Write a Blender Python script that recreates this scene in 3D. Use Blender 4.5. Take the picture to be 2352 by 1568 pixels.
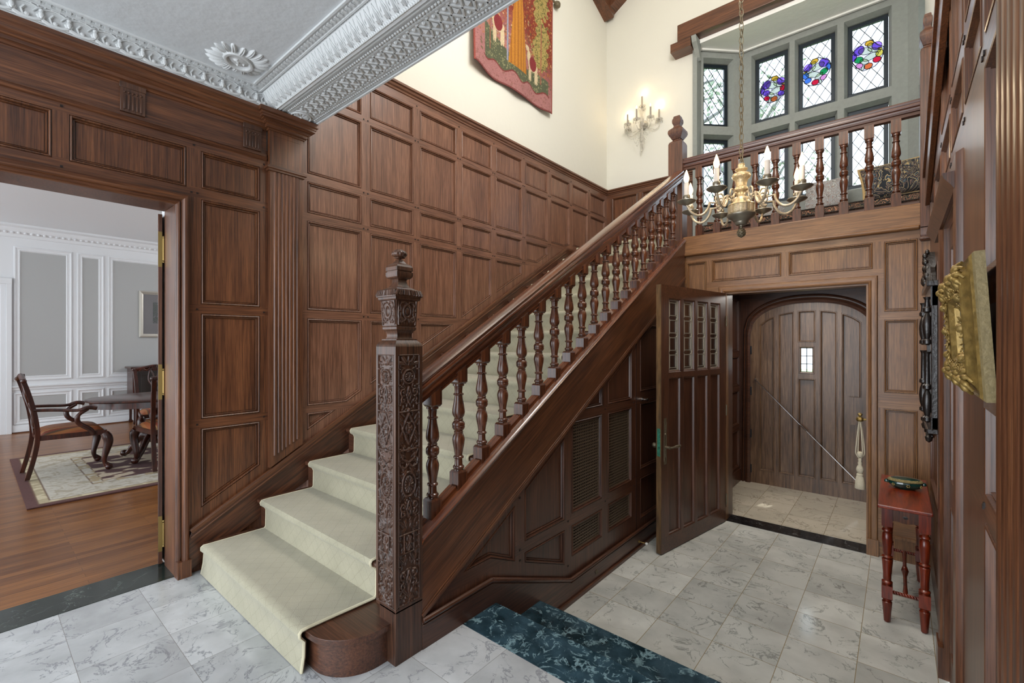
import bpy, bmesh, math, random
import numpy as np
from mathutils import Vector, Matrix
from mathutils.geometry import tessellate_polygon
for o in list(bpy.data.objects): bpy.data.objects.remove(o)
sc = bpy.context.scene
C = sc.collection
random.seed(7)
PI = math.pi
# ---------------------------------------------------------------- camera
cam = bpy.data.objects.new('camera', bpy.data.cameras.new('camera')); C.objects.link(cam)
cam.location = (0, 0, 1.4); cam.rotation_euler = (PI/2, 0, math.radians(40.15))
cam.data.sensor_width = 36; cam.data.lens = 1052/2352*36; cam.data.shift_y = 0.0005
cam.data.clip_start = 0.05
sc.camera = cam
# ---------------------------------------------------------------- view, sky, sun, large lights
sc.view_settings.view_transform = 'Standard'; sc.view_settings.look = 'None'
sc.view_settings.gamma = 1; sc.view_settings.use_curve_mapping = False
sc.view_settings.exposure = 0.08
world = bpy.data.worlds.new('sky'); sc.world = world; world.use_nodes = True
wn = world.node_tree; wn.nodes['Background'].inputs[0].default_value = (0.86, 0.93, 1.0, 1)
wn.nodes['Background'].inputs[1].default_value = 3.4
def light(name, kind, loc, energy, color=(1, 1, 1), rot=(0, 0, 0), size=1, size_y=None, rad=0.02):
    d = bpy.data.lights.new(name, kind); d.energy = energy; d.color = color
    if kind == 'AREA':
        d.size = size
        if size_y: d.shape = 'RECTANGLE'; d.size_y = size_y
    elif kind == 'SUN': d.angle = math.radians(size)
    else: d.shadow_soft_size = rad
    o = bpy.data.objects.new(name, d); C.objects.link(o); o.location = loc; o.rotation_euler = rot
    return o
light('sun', 'SUN', (4, 12, 10), 7.0, (1, .93, .82), (math.radians(-30), 0, math.radians(-18)), 0.6)
light('stairwell_fill_light', 'POINT', (-1.3, 3.2, 5.2), 90, (.98, .98, 1), rad=.5)  # unseen fill lamp added to brighten the stairwell, no fixture
light('foyer_fill_light', 'AREA', (-1.6, -3.2, 1.5), 70, (.93, .97, 1), (math.radians(90), 0, 0), 3.6, 2.6)  # unseen area lamp behind the camera, added to lift foyer and ceiling
light('dining_fill_light', 'POINT', (-7.6, 3.7, 2.5), 60, (1, .98, .96), rad=.3)  # added point fill for the dining room, placed out of view
light('dining_broad_fill_light', 'AREA', (-7, -3.2, 1.6), 30, (.93, .97, 1), (math.radians(90), 0, 0), 4, 2.4)  # added area fill at the open side of the dining room, unseen
light('vestibule_light', 'AREA', (-0.8, 5.5, 1.93), 10, (1, .95, .88), (0, 0, 0), 0.5, 0.5)
light('hall_fill_light', 'POINT', (-.7, 2.6, 4.75), 125, (1, .95, .9), rad=.3)  # added fill lamp above the view, brightens hall floor and panelling

# ---------------------------------------------------------------- materials
def newmat(name):
    m = bpy.data.materials.new(name); m.use_nodes = True
    return m, m.node_tree.nodes, m.node_tree.links, m.node_tree.nodes['Principled BSDF']
def rgb(r, g, b):
    f = lambda c: (c/255/12.92) if c/255 <= .04045 else ((c/255+.055)/1.055)**2.4
    return (f(r), f(g), f(b), 1)
def plain(name, col, rough=.5, metal=0, bump=0, bscale=80, coat=0, spec=.5, var=0):
    m, n, l, p = newmat(name)
    p.inputs['Base Color'].default_value = col; p.inputs['Roughness'].default_value = rough
    p.inputs['Metallic'].default_value = metal; p.inputs['Coat Weight'].default_value = coat
    p.inputs['Specular IOR Level'].default_value = spec
    if bump or var:
        tc = n.new('ShaderNodeTexCoord'); nz = n.new('ShaderNodeTexNoise')
        nz.inputs['Scale'].default_value = bscale; nz.inputs['Detail'].default_value = 4
        l.new(tc.outputs['Object'], nz.inputs['Vector'])
        if bump:
            b = n.new('ShaderNodeBump'); b.inputs['Strength'].default_value = bump; b.inputs['Distance'].default_value = .01
            l.new(nz.outputs['Fac'], b.inputs['Height']); l.new(b.outputs['Normal'], p.inputs['Normal'])
        if var:
            r = n.new('ShaderNodeValToRGB'); e = r.color_ramp.elements
            e[0].position = .3; e[1].position = .7
            e[0].color = tuple(c*(1-var) for c in col[:3])+(1,); e[1].color = tuple(min(1, c*(1+var)) for c in col[:3])+(1,)
            l.new(nz.outputs['Fac'], r.inputs['Fac']); l.new(r.outputs['Color'], p.inputs['Base Color'])
    return m
def wood(name, axis, dark, mid, lite, rough=.38, rot=0, coat=.25, fine=110, wide=7, streak=.62):
    """oak with the grain running along the given axis (0 x, 1 y, 2 z), optionally tilted about x"""
    m, n, l, p = newmat(name)
    tc = n.new('ShaderNodeTexCoord'); mr = n.new('ShaderNodeMapping'); mr.inputs['Rotation'].default_value = (rot, 0, 0)
    l.new(tc.outputs['Object'], mr.inputs['Vector'])
    def tex(s_across, s_along, detail, dist=0.):
        mp = n.new('ShaderNodeMapping'); s = [s_across]*3; s[axis] = s_along
        mp.inputs['Scale'].default_value = s; l.new(mr.outputs['Vector'], mp.inputs['Vector'])
        t = n.new('ShaderNodeTexNoise'); t.inputs['Scale'].default_value = 1; t.inputs['Detail'].default_value = detail
        t.inputs['Distortion'].default_value = dist
        l.new(mp.outputs['Vector'], t.inputs['Vector']); return t
    a = tex(wide, .7, 3, 1.2); f = tex(fine, 3.2, 3, .3); g = tex(fine*3, 9, 2)
    r = n.new('ShaderNodeValToRGB'); e = r.color_ramp.elements
    e[0].position = .32; e[0].color = dark; e[1].position = .68; e[1].color = lite
    x = e.new(.5); x.color = mid
    mx = n.new('ShaderNodeMix'); mx.data_type = 'FLOAT'; mx.inputs[0].default_value = streak
    l.new(a.outputs['Fac'], mx.inputs[2]); l.new(f.outputs['Fac'], mx.inputs[3])
    l.new(mx.outputs[0], r.inputs['Fac'])
    m2 = n.new('ShaderNodeMix'); m2.data_type = 'RGBA'; m2.blend_type = 'MULTIPLY'; m2.inputs[0].default_value = .55
    r2 = n.new('ShaderNodeValToRGB'); e2 = r2.color_ramp.elements
    e2[0].position = .36; e2[0].color = (.35, .33, .3, 1); e2[1].position = .5; e2[1].color = (1, 1, 1, 1)
    l.new(g.outputs['Fac'], r2.inputs['Fac']); l.new(r.outputs['Color'], m2.inputs[6]); l.new(r2.outputs['Color'], m2.inputs[7])
    l.new(m2.outputs[2], p.inputs['Base Color'])
    b = n.new('ShaderNodeBump'); b.inputs['Strength'].default_value = .12; b.inputs['Distance'].default_value = .002
    l.new(g.outputs['Fac'], b.inputs['Height']); l.new(b.outputs['Normal'], p.inputs['Normal'])
    p.inputs['Roughness'].default_value = rough; p.inputs['Coat Weight'].default_value = coat
    p.inputs['Coat Roughness'].default_value = .22
    return m
OD, OM, OL = rgb(58, 32, 19), rgb(94, 56, 34), rgb(122, 77, 48)
SL = math.atan(.5755)
M = {}
M['oz'] = wood('oak_vertical', 2, OD, OM, OL)
M['oy'] = wood('oak_along_y', 1, OD, OM, OL)
M['ox'] = wood('oak_along_x', 0, OD, OM, OL)
M['os'] = wood('oak_sloping', 1, OD, OM, OL, rot=-SL)
g = (rgb(92, 60, 35), rgb(130, 90, 55), rgb(154, 112, 73))
M['lit_z'] = wood('lit_oak_vertical', 2, rgb(82, 52, 38), rgb(118, 80, 61), rgb(144, 102, 80))  # stair wall oak, paler: the brighter light there is put into the colour
M['lit_y'] = wood('lit_oak_along_y', 1, rgb(82, 52, 38), rgb(116, 78, 59), rgb(140, 98, 76))
M['ez'] = wood('golden_oak_vertical', 2, *g, rough=.45)
M['ex'] = wood('golden_oak_along_x', 0, *g, rough=.45)
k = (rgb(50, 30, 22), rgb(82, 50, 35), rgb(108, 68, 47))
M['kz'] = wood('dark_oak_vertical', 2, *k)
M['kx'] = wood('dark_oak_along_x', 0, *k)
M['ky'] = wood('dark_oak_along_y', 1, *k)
M['kt'] = wood('turned_oak', 2, rgb(44, 24, 16), rgb(84, 46, 28), rgb(118, 68, 42), rough=.26, coat=.4, fine=60)
M['rail'] = wood('polished_rail_oak', 1, rgb(50, 26, 17), rgb(92, 48, 28), rgb(126, 72, 42), rough=.2, rot=-SL, coat=.7)
M['railx'] = wood('polished_rail_oak_x', 0, rgb(44, 24, 18), rgb(80, 44, 30), rgb(104, 60, 40), rough=.3, coat=.4)
M['ks'] = wood('dark_sloping_oak', 1, rgb(36, 20, 13), rgb(72, 41, 26), rgb(104, 62, 38), rot=-SL, fine=60)
M['carved'] = wood('carved_oak', 2, rgb(42, 25, 16), rgb(78, 49, 33), rgb(104, 69, 49), rough=.42, coat=.2)
M['mah'] = wood('red_mahogany', 2, rgb(62, 16, 5), rgb(104, 30, 8), rgb(134, 48, 16), rough=.3, coat=.3, fine=50)
M['mahy'] = wood('red_mahogany_y', 1, rgb(92, 26, 8), rgb(130, 44, 14), rgb(150, 58, 22), rough=.3, coat=.3, fine=40)
M['dmah'] = wood('dark_mahogany', 2, rgb(26, 10, 7), rgb(58, 24, 14), rgb(88, 38, 22), rough=.28, coat=.2, fine=50)
M['black_wood'] = plain('black_carved_wood', rgb(34, 27, 24), .32, coat=.4, bump=.3, bscale=60)
M['peg'] = plain('dark_peg', rgb(30, 18, 14), .5)
M['plaster'] = plain('cream_plaster', rgb(216, 214, 204), .85, bump=.15, bscale=14)
M['white'] = plain('white_plaster_ornament', rgb(206, 208, 208), .75, bump=.12, bscale=60)
M['bead'] = plain('white_ornament_ground', rgb(196, 198, 198), .8)
M['ceil'] = plain('grey_ceiling_plaster', rgb(204, 207, 209), .9, bump=.5, bscale=11)
M['dwhite'] = plain('dining_white_paint', rgb(222, 224, 226), .5)
M['dgrey'] = plain('dining_grey_wall', rgb(172, 173, 172), .7)
M['stone'] = plain('grey_limestone', rgb(138, 142, 138), .8, bump=.1, bscale=30, var=.06)
M['iron'] = plain('blackened_iron', rgb(22, 34, 44), .45, metal=.3)
M['lead'] = plain('lead_came', rgb(44, 50, 52), .5)
M['zinc'] = plain('bright_zinc_came', rgb(190, 184, 168), .5, metal=.2)
M['brass'] = plain('aged_brass', rgb(150, 126, 74), .38, metal=.7)
M['bronze'] = plain('old_bronze', rgb(110, 100, 80), .38, metal=.5, bump=.4, bscale=160)
M['verd'] = plain('green_patinated_copper', rgb(46, 118, 96), .6, var=.5, bscale=60)
M['grille'] = plain('bronze_grille', rgb(96, 80, 64), .5, metal=.3)
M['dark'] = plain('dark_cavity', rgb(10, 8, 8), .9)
M['gold'] = plain('gilt_wood', rgb(146, 120, 66), .42, metal=.5, bump=.35, bscale=50, var=.35)
M['goldside'] = plain('dull_gilt_side', rgb(128, 112, 76), .55, metal=.3, bump=.2, bscale=90, var=.15)
M['chand'] = plain('silvered_gilt_metal', rgb(186, 170, 144), .38, metal=.35, var=.3, bscale=35)
M['chandgold'] = plain('worn_gilt_metal', rgb(186, 168, 134), .35, metal=.4, var=.35, bscale=90)
M['pewter'] = plain('dark_pewter', rgb(134, 126, 110), .3, metal=.55, coat=.3)
M['candle'] = plain('ivory_candle_sleeve', rgb(216, 206, 196), .5)
M['candlegrey'] = plain('grey_candle_sleeve', rgb(150, 142, 132), .5)
M['chrome'] = plain('polished_steel', rgb(200, 200, 200), .2, metal=1)
M['rope'] = plain('cream_cotton', rgb(218, 208, 184), .9, bump=.6, bscale=260)
M['rubber'] = plain('white_rubber', rgb(225, 225, 222), .6)
M['silver'] = plain('silver_leaf_frame', rgb(190, 186, 176), .35, metal=.6)
M['mat'] = plain('picture_mat', rgb(214, 208, 196), .8)
def emit(name, col, s):
    m, n, l, p = newmat(name); p.inputs['Base Color'].default_value = col
    p.inputs['Emission Color'].default_value = col; p.inputs['Emission Strength'].default_value = s; return m
M['bulb'] = emit('lit_bulb', (1, .74, .42, 1), 2.2)
M['bayceil'] = plain('white_bay_ceiling', rgb(238, 238, 234), .85, bump=.3, bscale=12)
def glassy(name, tint=(1, 1, 1, 1), refl=.08, ripple=0.):
    m, n, l, p = newmat(name); n.remove(p); out = n['Material Output']
    t = n.new('ShaderNodeBsdfTransparent'); t.inputs[0].default_value = tint
    g = n.new('ShaderNodeBsdfGlossy'); g.inputs['Roughness'].default_value = .06
    mx = n.new('ShaderNodeMixShader'); fr = n.new('ShaderNodeLayerWeight'); fr.inputs[0].default_value = refl*4
    ml = n.new('ShaderNodeMath'); ml.operation = 'MULTIPLY'; ml.inputs[1].default_value = .6
    l.new(fr.outputs['Fresnel'], ml.inputs[0]); l.new(ml.outputs[0], mx.inputs[0])
    l.new(t.outputs[0], mx.inputs[1]); l.new(g.outputs[0], mx.inputs[2]); l.new(mx.outputs[0], out.inputs[0])
    if ripple:
        tc = n.new('ShaderNodeTexCoord'); nz = n.new('ShaderNodeTexNoise'); nz.inputs['Scale'].default_value = 14
        b = n.new('ShaderNodeBump'); b.inputs['Strength'].default_value = ripple; l.new(tc.outputs['Object'], nz.inputs['Vector'])
        l.new(nz.outputs['Fac'], b.inputs['Height']); l.new(b.outputs['Normal'], g.inputs['Normal'])
    return m
M['glass'] = glassy('leaded_glass', (.93, .97, 1, 1), .08, .3)
M['doorglass'] = glassy('old_door_glass', (.82, .82, .85, 1), .14, .4)
M['crystal'] = plain('cut_crystal', rgb(235, 232, 225), .08, spec=.9)
M['crystal'].node_tree.nodes['Principled BSDF'].inputs['Transmission Weight'].default_value = .75
M['crystal'].node_tree.nodes['Principled BSDF'].inputs['IOR'].default_value = 1.4
M['mirrorglass'] = plain('old_mirror_glass', rgb(170, 176, 180), .06, metal=1)

def marble(name, base, vein, vscale=3., pitch=0., ox=0., oy=0., grout=None, tone=.12, rough=.12, sharp=.035, base2=None):
    m, n, l, p = newmat(name)
    tc = n.new('ShaderNodeTexCoord'); vec = tc.outputs['Object']
    def math_(op, a, b=None, c=None):
        q = n.new('ShaderNodeMath'); q.operation = op
        for i, v in enumerate((a, b, c)):
            if v is None: continue
            if isinstance(v, (int, float)): q.inputs[i].default_value = v
            else: l.new(v, q.inputs[i])
        return q.outputs[0]
    rnd = None; gm = None
    if pitch:
        sp = n.new('ShaderNodeSeparateXYZ'); l.new(vec, sp.inputs[0])
        u = math_('DIVIDE', math_('SUBTRACT', sp.outputs[0], ox), pitch)
        v = math_('DIVIDE', math_('SUBTRACT', sp.outputs[1], oy), pitch)
        cu, cv = math_('FLOOR', u), math_('FLOOR', v)
        cb = n.new('ShaderNodeCombineXYZ'); l.new(cu, cb.inputs[0]); l.new(cv, cb.inputs[1])
        wn_ = n.new('ShaderNodeTexWhiteNoise'); wn_.noise_dimensions = '3D'; l.new(cb.outputs[0], wn_.inputs['Vector'])
        rnd = wn_.outputs['Value']
        sc_ = n.new('ShaderNodeVectorMath'); sc_.operation = 'SCALE'; l.new(wn_.outputs['Color'], sc_.inputs[0]); sc_.inputs['Scale'].default_value = 30
        ad = n.new('ShaderNodeVectorMath'); ad.operation = 'ADD'; l.new(vec, ad.inputs[0]); l.new(sc_.outputs[0], ad.inputs[1]); vec = ad.outputs[0]
        fu = math_('ABSOLUTE', math_('SUBTRACT', math_('FRACT', u), .5)); fv = math_('ABSOLUTE', math_('SUBTRACT', math_('FRACT', v), .5))
        gm = math_('GREATER_THAN', math_('MAXIMUM', fu, fv), .5-(.0011 if 'upper' in name else .0018)/pitch)
    nz = n.new('ShaderNodeTexNoise'); nz.inputs['Scale'].default_value = vscale; nz.inputs['Detail'].default_value = 9
    nz.inputs['Roughness'].default_value = .62; nz.inputs['Distortion'].default_value = .7
    l.new(vec, nz.inputs['Vector'])
    d = math_('ABSOLUTE', math_('SUBTRACT', nz.outputs['Fac'], .5))
    msk = n.new('ShaderNodeTexNoise'); msk.inputs['Scale'].default_value = vscale*1.3; l.new(vec, msk.inputs['Vector']); msk.inputs['Detail'].default_value = 3
    th = math_('MULTIPLY', math_('SUBTRACT', msk.outputs['Fac'], .42), sharp*2.4)
    fac = math_('SUBTRACT', 1, math_('MINIMUM', math_('DIVIDE', d, math_('MAXIMUM', th, .0015)), 1))
    cl = n.new('ShaderNodeTexNoise'); cl.inputs['Scale'].default_value = vscale*.8; cl.inputs['Detail'].default_value = 5; l.new(vec, cl.inputs['Vector'])
    r = n.new('ShaderNodeValToRGB'); e = r.color_ramp.elements; e[0].position = .3; e[1].position = .62
    b2 = base2 or tuple(c*(1-tone*2) for c in base[:3])+(1,)
    e[0].color = b2; e[1].color = base; l.new(cl.outputs['Fac'], r.inputs['Fac'])
    mx = n.new('ShaderNodeMix'); mx.data_type = 'RGBA'; l.new(fac, mx.inputs[0]); l.new(r.outputs['Color'], mx.inputs[6]); mx.inputs[7].default_value = vein
    col = mx.outputs[2]
    if pitch:
        br = math_('ADD', math_('MULTIPLY', rnd, tone*2.2), 1-tone*1.7)
        vm = n.new('ShaderNodeVectorMath'); vm.operation = 'SCALE'; l.new(col, vm.inputs[0]); l.new(br, vm.inputs['Scale']); col = vm.outputs[0]
        mg = n.new('ShaderNodeMix'); mg.data_type = 'RGBA'; l.new(gm, mg.inputs[0]); l.new(col, mg.inputs[6]); mg.inputs[7].default_value = grout; col = mg.outputs[2]
    l.new(col, p.inputs['Base Color']); p.inputs['Roughness'].default_value = rough
    return m
M['marble'] = marble('white_marble_tiles_upper', rgb(208, 211, 213), rgb(148, 151, 156), 6.5, .325, -2.99, .62, rgb(140, 138, 134), .13, sharp=.05)
M['marble2'] = marble('cream_marble_tiles_lower', rgb(212, 213, 206), rgb(146, 148, 142), 5.5, .325, -.82, 4.06, rgb(150, 136, 108), .12, sharp=.05)
M['marble3'] = marble('warm_marble_tiles_vestibule', rgb(212, 202, 182), rgb(150, 140, 122), 3.6, .33, -.84, 4.94, rgb(140, 124, 96), .08)
M['green'] = marble('green_serpentine_marble', rgb(52, 76, 88), rgb(128, 158, 166), 11, rough=.1, sharp=.10, base2=rgb(12, 32, 38))
M['dgreen'] = marble('dark_green_marble', rgb(44, 52, 48), rgb(110, 122, 114), 5, rough=.14, sharp=.016, base2=rgb(26, 33, 30))
M['blackm'] = marble('black_marble', rgb(26, 28, 30), rgb(140, 140, 134), 9, rough=.12, sharp=.012, base2=rgb(14, 14, 16))
M['blackv'] = marble('black_veined_glass', rgb(12, 14, 26), rgb(190, 180, 180), 6, rough=.06, sharp=.012, base2=rgb(14, 6, 8))

def oakfloor():
    m, n, l, p = newmat('oak_strip_floor')
    tc = n.new('ShaderNodeTexCoord'); mp = n.new('ShaderNodeMapping'); mp.inputs['Rotation'].default_value = (0, 0, PI/2)
    l.new(tc.outputs['Object'], mp.inputs['Vector'])
    br = n.new('ShaderNodeTexBrick'); br.inputs['Scale'].default_value = 1; br.inputs['Brick Width'].default_value = .9
    br.inputs['Row Height'].default_value = .057; br.inputs['Mortar Size'].default_value = .0008; br.inputs['Mortar Smooth'].default_value = .1
    br.inputs['Color1'].default_value = rgb(150, 98, 50); br.inputs['Color2'].default_value = rgb(118, 72, 34); br.inputs['Mortar'].default_value = rgb(60, 34, 18)
    l.new(mp.outputs[0], br.inputs['Vector'])
    m2 = n.new('ShaderNodeMapping'); m2.inputs['Scale'].default_value = (60, 3, 1); l.new(tc.outputs['Object'], m2.inputs['Vector'])
    nz = n.new('ShaderNodeTexNoise'); nz.inputs['Scale'].default_value = 1; nz.inputs['Detail'].default_value = 5; nz.inputs['Distortion'].default_value = 1; l.new(m2.outputs[0], nz.inputs['Vector'])
    r = n.new('ShaderNodeValToRGB'); e = r.color_ramp.elements; e[0].position = .35; e[0].color = (.55, .5, .45, 1); e[1].position = .6; e[1].color = (1.1, 1.1, 1.1, 1)
    l.new(nz.outputs['Fac'], r.inputs['Fac'])
    mx = n.new('ShaderNodeMix'); mx.data_type = 'RGBA'; mx.blend_type = 'MULTIPLY'; mx.inputs[0].default_value = .7
    l.new(br.outputs['Color'], mx.inputs[6]); l.new(r.outputs['Color'], mx.inputs[7]); l.new(mx.outputs[2], p.inputs['Base Color'])
    p.inputs['Roughness'].default_value = .28; return m
M['oakfloor'] = oakfloor()
def carpet():
    m, n, l, p = newmat('sage_cream_carpet')
    tc = n.new('ShaderNodeTexCoord'); sp = n.new('ShaderNodeSeparateXYZ'); l.new(tc.outputs['Object'], sp.inputs[0])
    def mt(op, a, b=None):
        q = n.new('ShaderNodeMath'); q.operation = op
        for i, v in enumerate((a, b)):
            if v is None: continue
            if isinstance(v, (int, float)): q.inputs[i].default_value = v
            else: l.new(v, q.inputs[i])
        return q.outputs[0]
    wob = n.new('ShaderNodeTexNoise'); wob.inputs['Scale'].default_value = 30; l.new(tc.outputs['Object'], wob.inputs['Vector'])
    yz = mt('ADD', mt('ADD', sp.outputs[1], sp.outputs[2]), mt('MULTIPLY', wob.outputs['Fac'], .016))
    pt = .082
    f1 = mt('ABSOLUTE', mt('SUBTRACT', mt('FRACT', mt('DIVIDE', mt('ADD', sp.outputs[0], yz), pt)), .5))
    f2 = mt('ABSOLUTE', mt('SUBTRACT', mt('FRACT', mt('DIVIDE', mt('SUBTRACT', sp.outputs[0], yz), pt)), .5))
    ln = mt('GREATER_THAN', mt('MAXIMUM', f1, f2), .47)
    nz = n.new('ShaderNodeTexNoise'); nz.inputs['Scale'].default_value = 420; nz.inputs['Detail'].default_value = 3; l.new(tc.outputs['Object'], nz.inputs['Vector'])
    n2 = n.new('ShaderNodeTexNoise'); n2.inputs['Scale'].default_value = 6; l.new(tc.outputs['Object'], n2.inputs['Vector'])
    r = n.new('ShaderNodeValToRGB'); e = r.color_ramp.elements; e[0].position = .3; e[0].color = rgb(150, 145, 122); e[1].position = .7; e[1].color = rgb(178, 172, 148)
    ad = mt('ADD', mt('MULTIPLY', nz.outputs['Fac'], .6), mt('MULTIPLY', n2.outputs['Fac'], .4)); l.new(ad, r.inputs['Fac'])
    mx = n.new('ShaderNodeMix'); mx.data_type = 'RGBA'; mx.blend_type = 'MULTIPLY'; l.new(mt('MULTIPLY', ln, .20), mx.inputs[0]); l.new(r.outputs['Color'], mx.inputs[6]); mx.inputs[7].default_value = rgb(150, 140, 110)
    l.new(mx.outputs[2], p.inputs['Base Color']); p.inputs['Roughness'].default_value = .95
    b = n.new('ShaderNodeBump'); b.inputs['Strength'].default_value = .6; b.inputs['Distance'].default_value = .003
    h = mt('SUBTRACT', nz.outputs['Fac'], mt('MULTIPLY', ln, .6)); l.new(h, b.inputs['Height']); l.new(b.outputs['Normal'], p.inputs['Normal'])
    p.inputs['Sheen Weight'].default_value = .3
    return m
M['carpet'] = carpet()
M['binding'] = plain('carpet_edge_binding', rgb(200, 192, 164), .9)
def attrmat(name, rough=.9, bump=.5, bscale=300):
    m, n, l, p = newmat(name); a = n.new('ShaderNodeAttribute'); a.attribute_name = 'Col'; a.attribute_type = 'GEOMETRY'
    l.new(a.outputs['Color'], p.inputs['Base Color']); p.inputs['Roughness'].default_value = rough
    tc = n.new('ShaderNodeTexCoord'); nz = n.new('ShaderNodeTexNoise'); nz.inputs['Scale'].default_value = bscale; l.new(tc.outputs['Object'], nz.inputs['Vector'])
    b = n.new('ShaderNodeBump'); b.inputs['Strength'].default_value = bump; b.inputs['Distance'].default_value = .003; l.new(nz.outputs['Fac'], b.inputs['Height']); l.new(b.outputs['Normal'], p.inputs['Normal'])
    return m
M['weave'] = attrmat('woven_tapestry'); M['rugweave'] = attrmat('rug_weave')

# ---------------------------------------------------------------- mesh builder
class MB:
    def __init__(s, xf=None): s.v = []; s.f = []; s.m = []; s.X = xf or Matrix()
    def add(s, vs, fs, mat=0):
        b = len(s.v); s.v += [tuple(s.X @ Vector(v)) for v in vs]
        s.f += [tuple(b+i for i in f) for f in fs]; s.m += [mat]*len(fs); return s
    def box(s, x0, y0, z0, x1, y1, z1, mat=0, t=0):
        """box; t tapers the top face inward"""
        vs = [(x0, y0, z0), (x1, y0, z0), (x1, y1, z0), (x0, y1, z0), (x0+t, y0+t, z1), (x1-t, y0+t, z1), (x1-t, y1-t, z1), (x0+t, y1-t, z1)]
        return s.add(vs, [(0, 3, 2, 1), (4, 5, 6, 7), (0, 1, 5, 4), (1, 2, 6, 5), (2, 3, 7, 6), (3, 0, 4, 7)], mat)
    def bar(s, p, q, w, h, mat=0, up=(0, 0, 1)):
        p, q = Vector(p), Vector(q); d = (q-p).normalized(); u = Vector(up)
        a = d.cross(u)
        if a.length < 1e-5: a = d.cross(Vector((1, 0, 0)))
        a.normalize(); b = a.cross(d).normalized()
        vs = [e + a*i*w/2 + b*j*h/2 for e in (p, q) for i, j in ((-1, -1), (1, -1), (1, 1), (-1, 1))]
        return s.add(vs, [(0, 1, 2, 3), (7, 6, 5, 4), (0, 4, 5, 1), (1, 5, 6, 2), (2, 6, 7, 3), (3, 7, 4, 0)], mat)
    def loft(s, rings, mat=0, closed=True, caps=True):
        n = len(rings[0]); vs = [v for r in rings for v in r]; fs = []
        for i in range(len(rings)-1):
            for j in range(n if closed else n-1):
                k = (j+1) % n; fs.append((i*n+j, i*n+k, (i+1)*n+k, (i+1)*n+j))
        if caps and closed: fs += [tuple(range(n-1, -1, -1)), tuple((len(rings)-1)*n+j for j in range(n))]
        return s.add(vs, fs, mat)
    def lathe(s, prof, c=(0, 0, 0), seg=16, mat=0, axis='z', sx=1, sy=1, flute=0, nf=8):
        rings = []
        for r, z in prof:
            ring = []
            for j in range(seg):
                a = 2*PI*j/seg; q = r*(1+flute*math.cos(nf*a)) if flute else r
                x, y = q*math.cos(a)*sx, q*math.sin(a)*sy
                if axis == 'z': v = (c[0]+x, c[1]+y, c[2]+z)
                elif axis == 'x': v = (c[0]+z, c[1]+x, c[2]+y)
                else: v = (c[0]+y, c[1]+z, c[2]+x)
                ring.append(v)
            rings.append(ring)
        return s.loft(rings, mat)
    def sq(s, prof, c=(0, 0, 0), mat=0, ax=1, ay=1):
        """square section turned along z: prof of (half width, z)"""
        rings = [[(c[0]-r*ax, c[1]-r*ay, c[2]+z), (c[0]+r*ax, c[1]-r*ay, c[2]+z), (c[0]+r*ax, c[1]+r*ay, c[2]+z), (c[0]-r*ax, c[1]+r*ay, c[2]+z)] for r, z in prof]
        return s.loft(rings, mat)
    def tube(s, pts, rad, seg=8, mat=0, closed=False):
        pts = [Vector(p) for p in pts]; n = len(pts); rings = []
        rs = rad if isinstance(rad, (list, tuple)) else [rad]*n
        if len(rs) != n: rs = np.interp(np.linspace(0, 1, n), np.linspace(0, 1, len(rs)), rs).tolist()
        prev = None
        for i, p in enumerate(pts):
            d = (pts[(i+1) % n if closed else min(i+1, n-1)]-pts[(i-1) % n if closed else max(i-1, 0)])
            if d.length < 1e-9: d = Vector((0, 0, 1))
            d.normalize()
            if prev is None:
                a = d.cross(Vector((0, 0, 1)))
                if a.length < .1: a = d.cross(Vector((1, 0, 0)))
            else: a = prev - d*prev.dot(d)
            a.normalize(); prev = a; b = d.cross(a)
            rings.append([p+(a*math.cos(2*PI*j/seg)+b*math.sin(2*PI*j/seg))*rs[i] for j in range(seg)])
        if closed: rings.append(rings[0])
        return s.loft(rings, mat, caps=not closed)
    def ball(s, c, r, seg=10, mat=0, sx=1, sy=1, sz=1):
        n = max(4, seg//2+1); prof = [(max(1e-4, math.sin(PI*i/n))*r, -math.cos(PI*i/n)*r*sz) for i in range(n+1)]
        return s.lathe(prof, c, seg, mat, sx=sx, sy=sy)
    def prism(s, poly, d0, d1, ax=0, mat=0):
        """2D polygon extruded: ax=0 poly in (y,z) along x; ax=1 poly in (x,z) along y; ax=2 poly (x,y) along z"""
        f = {0: lambda p, d: (d, p[0], p[1]), 1: lambda p, d: (p[0], d, p[1]), 2: lambda p, d: (p[0], p[1], d)}[ax]
        n = len(poly); tri = tessellate_polygon([[Vector((p[0], p[1], 0)) for p in poly]])
        vs = [f(p, d0) for p in poly]+[f(p, d1) for p in poly]
        fs = [tuple(t) for t in tri]+[tuple(i+n for i in t) for t in tri]+[(i, (i+1) % n, (i+1) % n+n, i+n) for i in range(n)]
        return s.add(vs, fs, mat)
    def extr(s, prof, p, q, ua, va, mat=0):
        """closed 2D profile swept straight from p to q"""
        p, q, ua, va = Vector(p), Vector(q), Vector(ua), Vector(va)
        return s.loft([[e+ua*a+va*b for a, b in prof] for e in (p, q)], mat)
    def build(s, name, mats, parent=None, smooth=35, bevel=0, local=False, kind=None, segs=2):
        me = bpy.data.meshes.new(name)
        vs = s.v
        if parent is not None and not local:
            L = PLOC.get(parent.name, Vector((0, 0, 0))); vs = [(a-L.x, b-L.y, c-L.z) for a, b, c in vs]
        me.from_pydata(vs, [], s.f)
        if not isinstance(mats, (list, tuple)): mats = [mats]
        for m in mats: me.materials.append(M[m] if isinstance(m, str) else m)
        me.polygons.foreach_set('material_index', s.m)
        bm = bmesh.new(); bm.from_mesh(me); bmesh.ops.recalc_face_normals(bm, faces=bm.faces); bm.to_mesh(me); bm.free()
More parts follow.
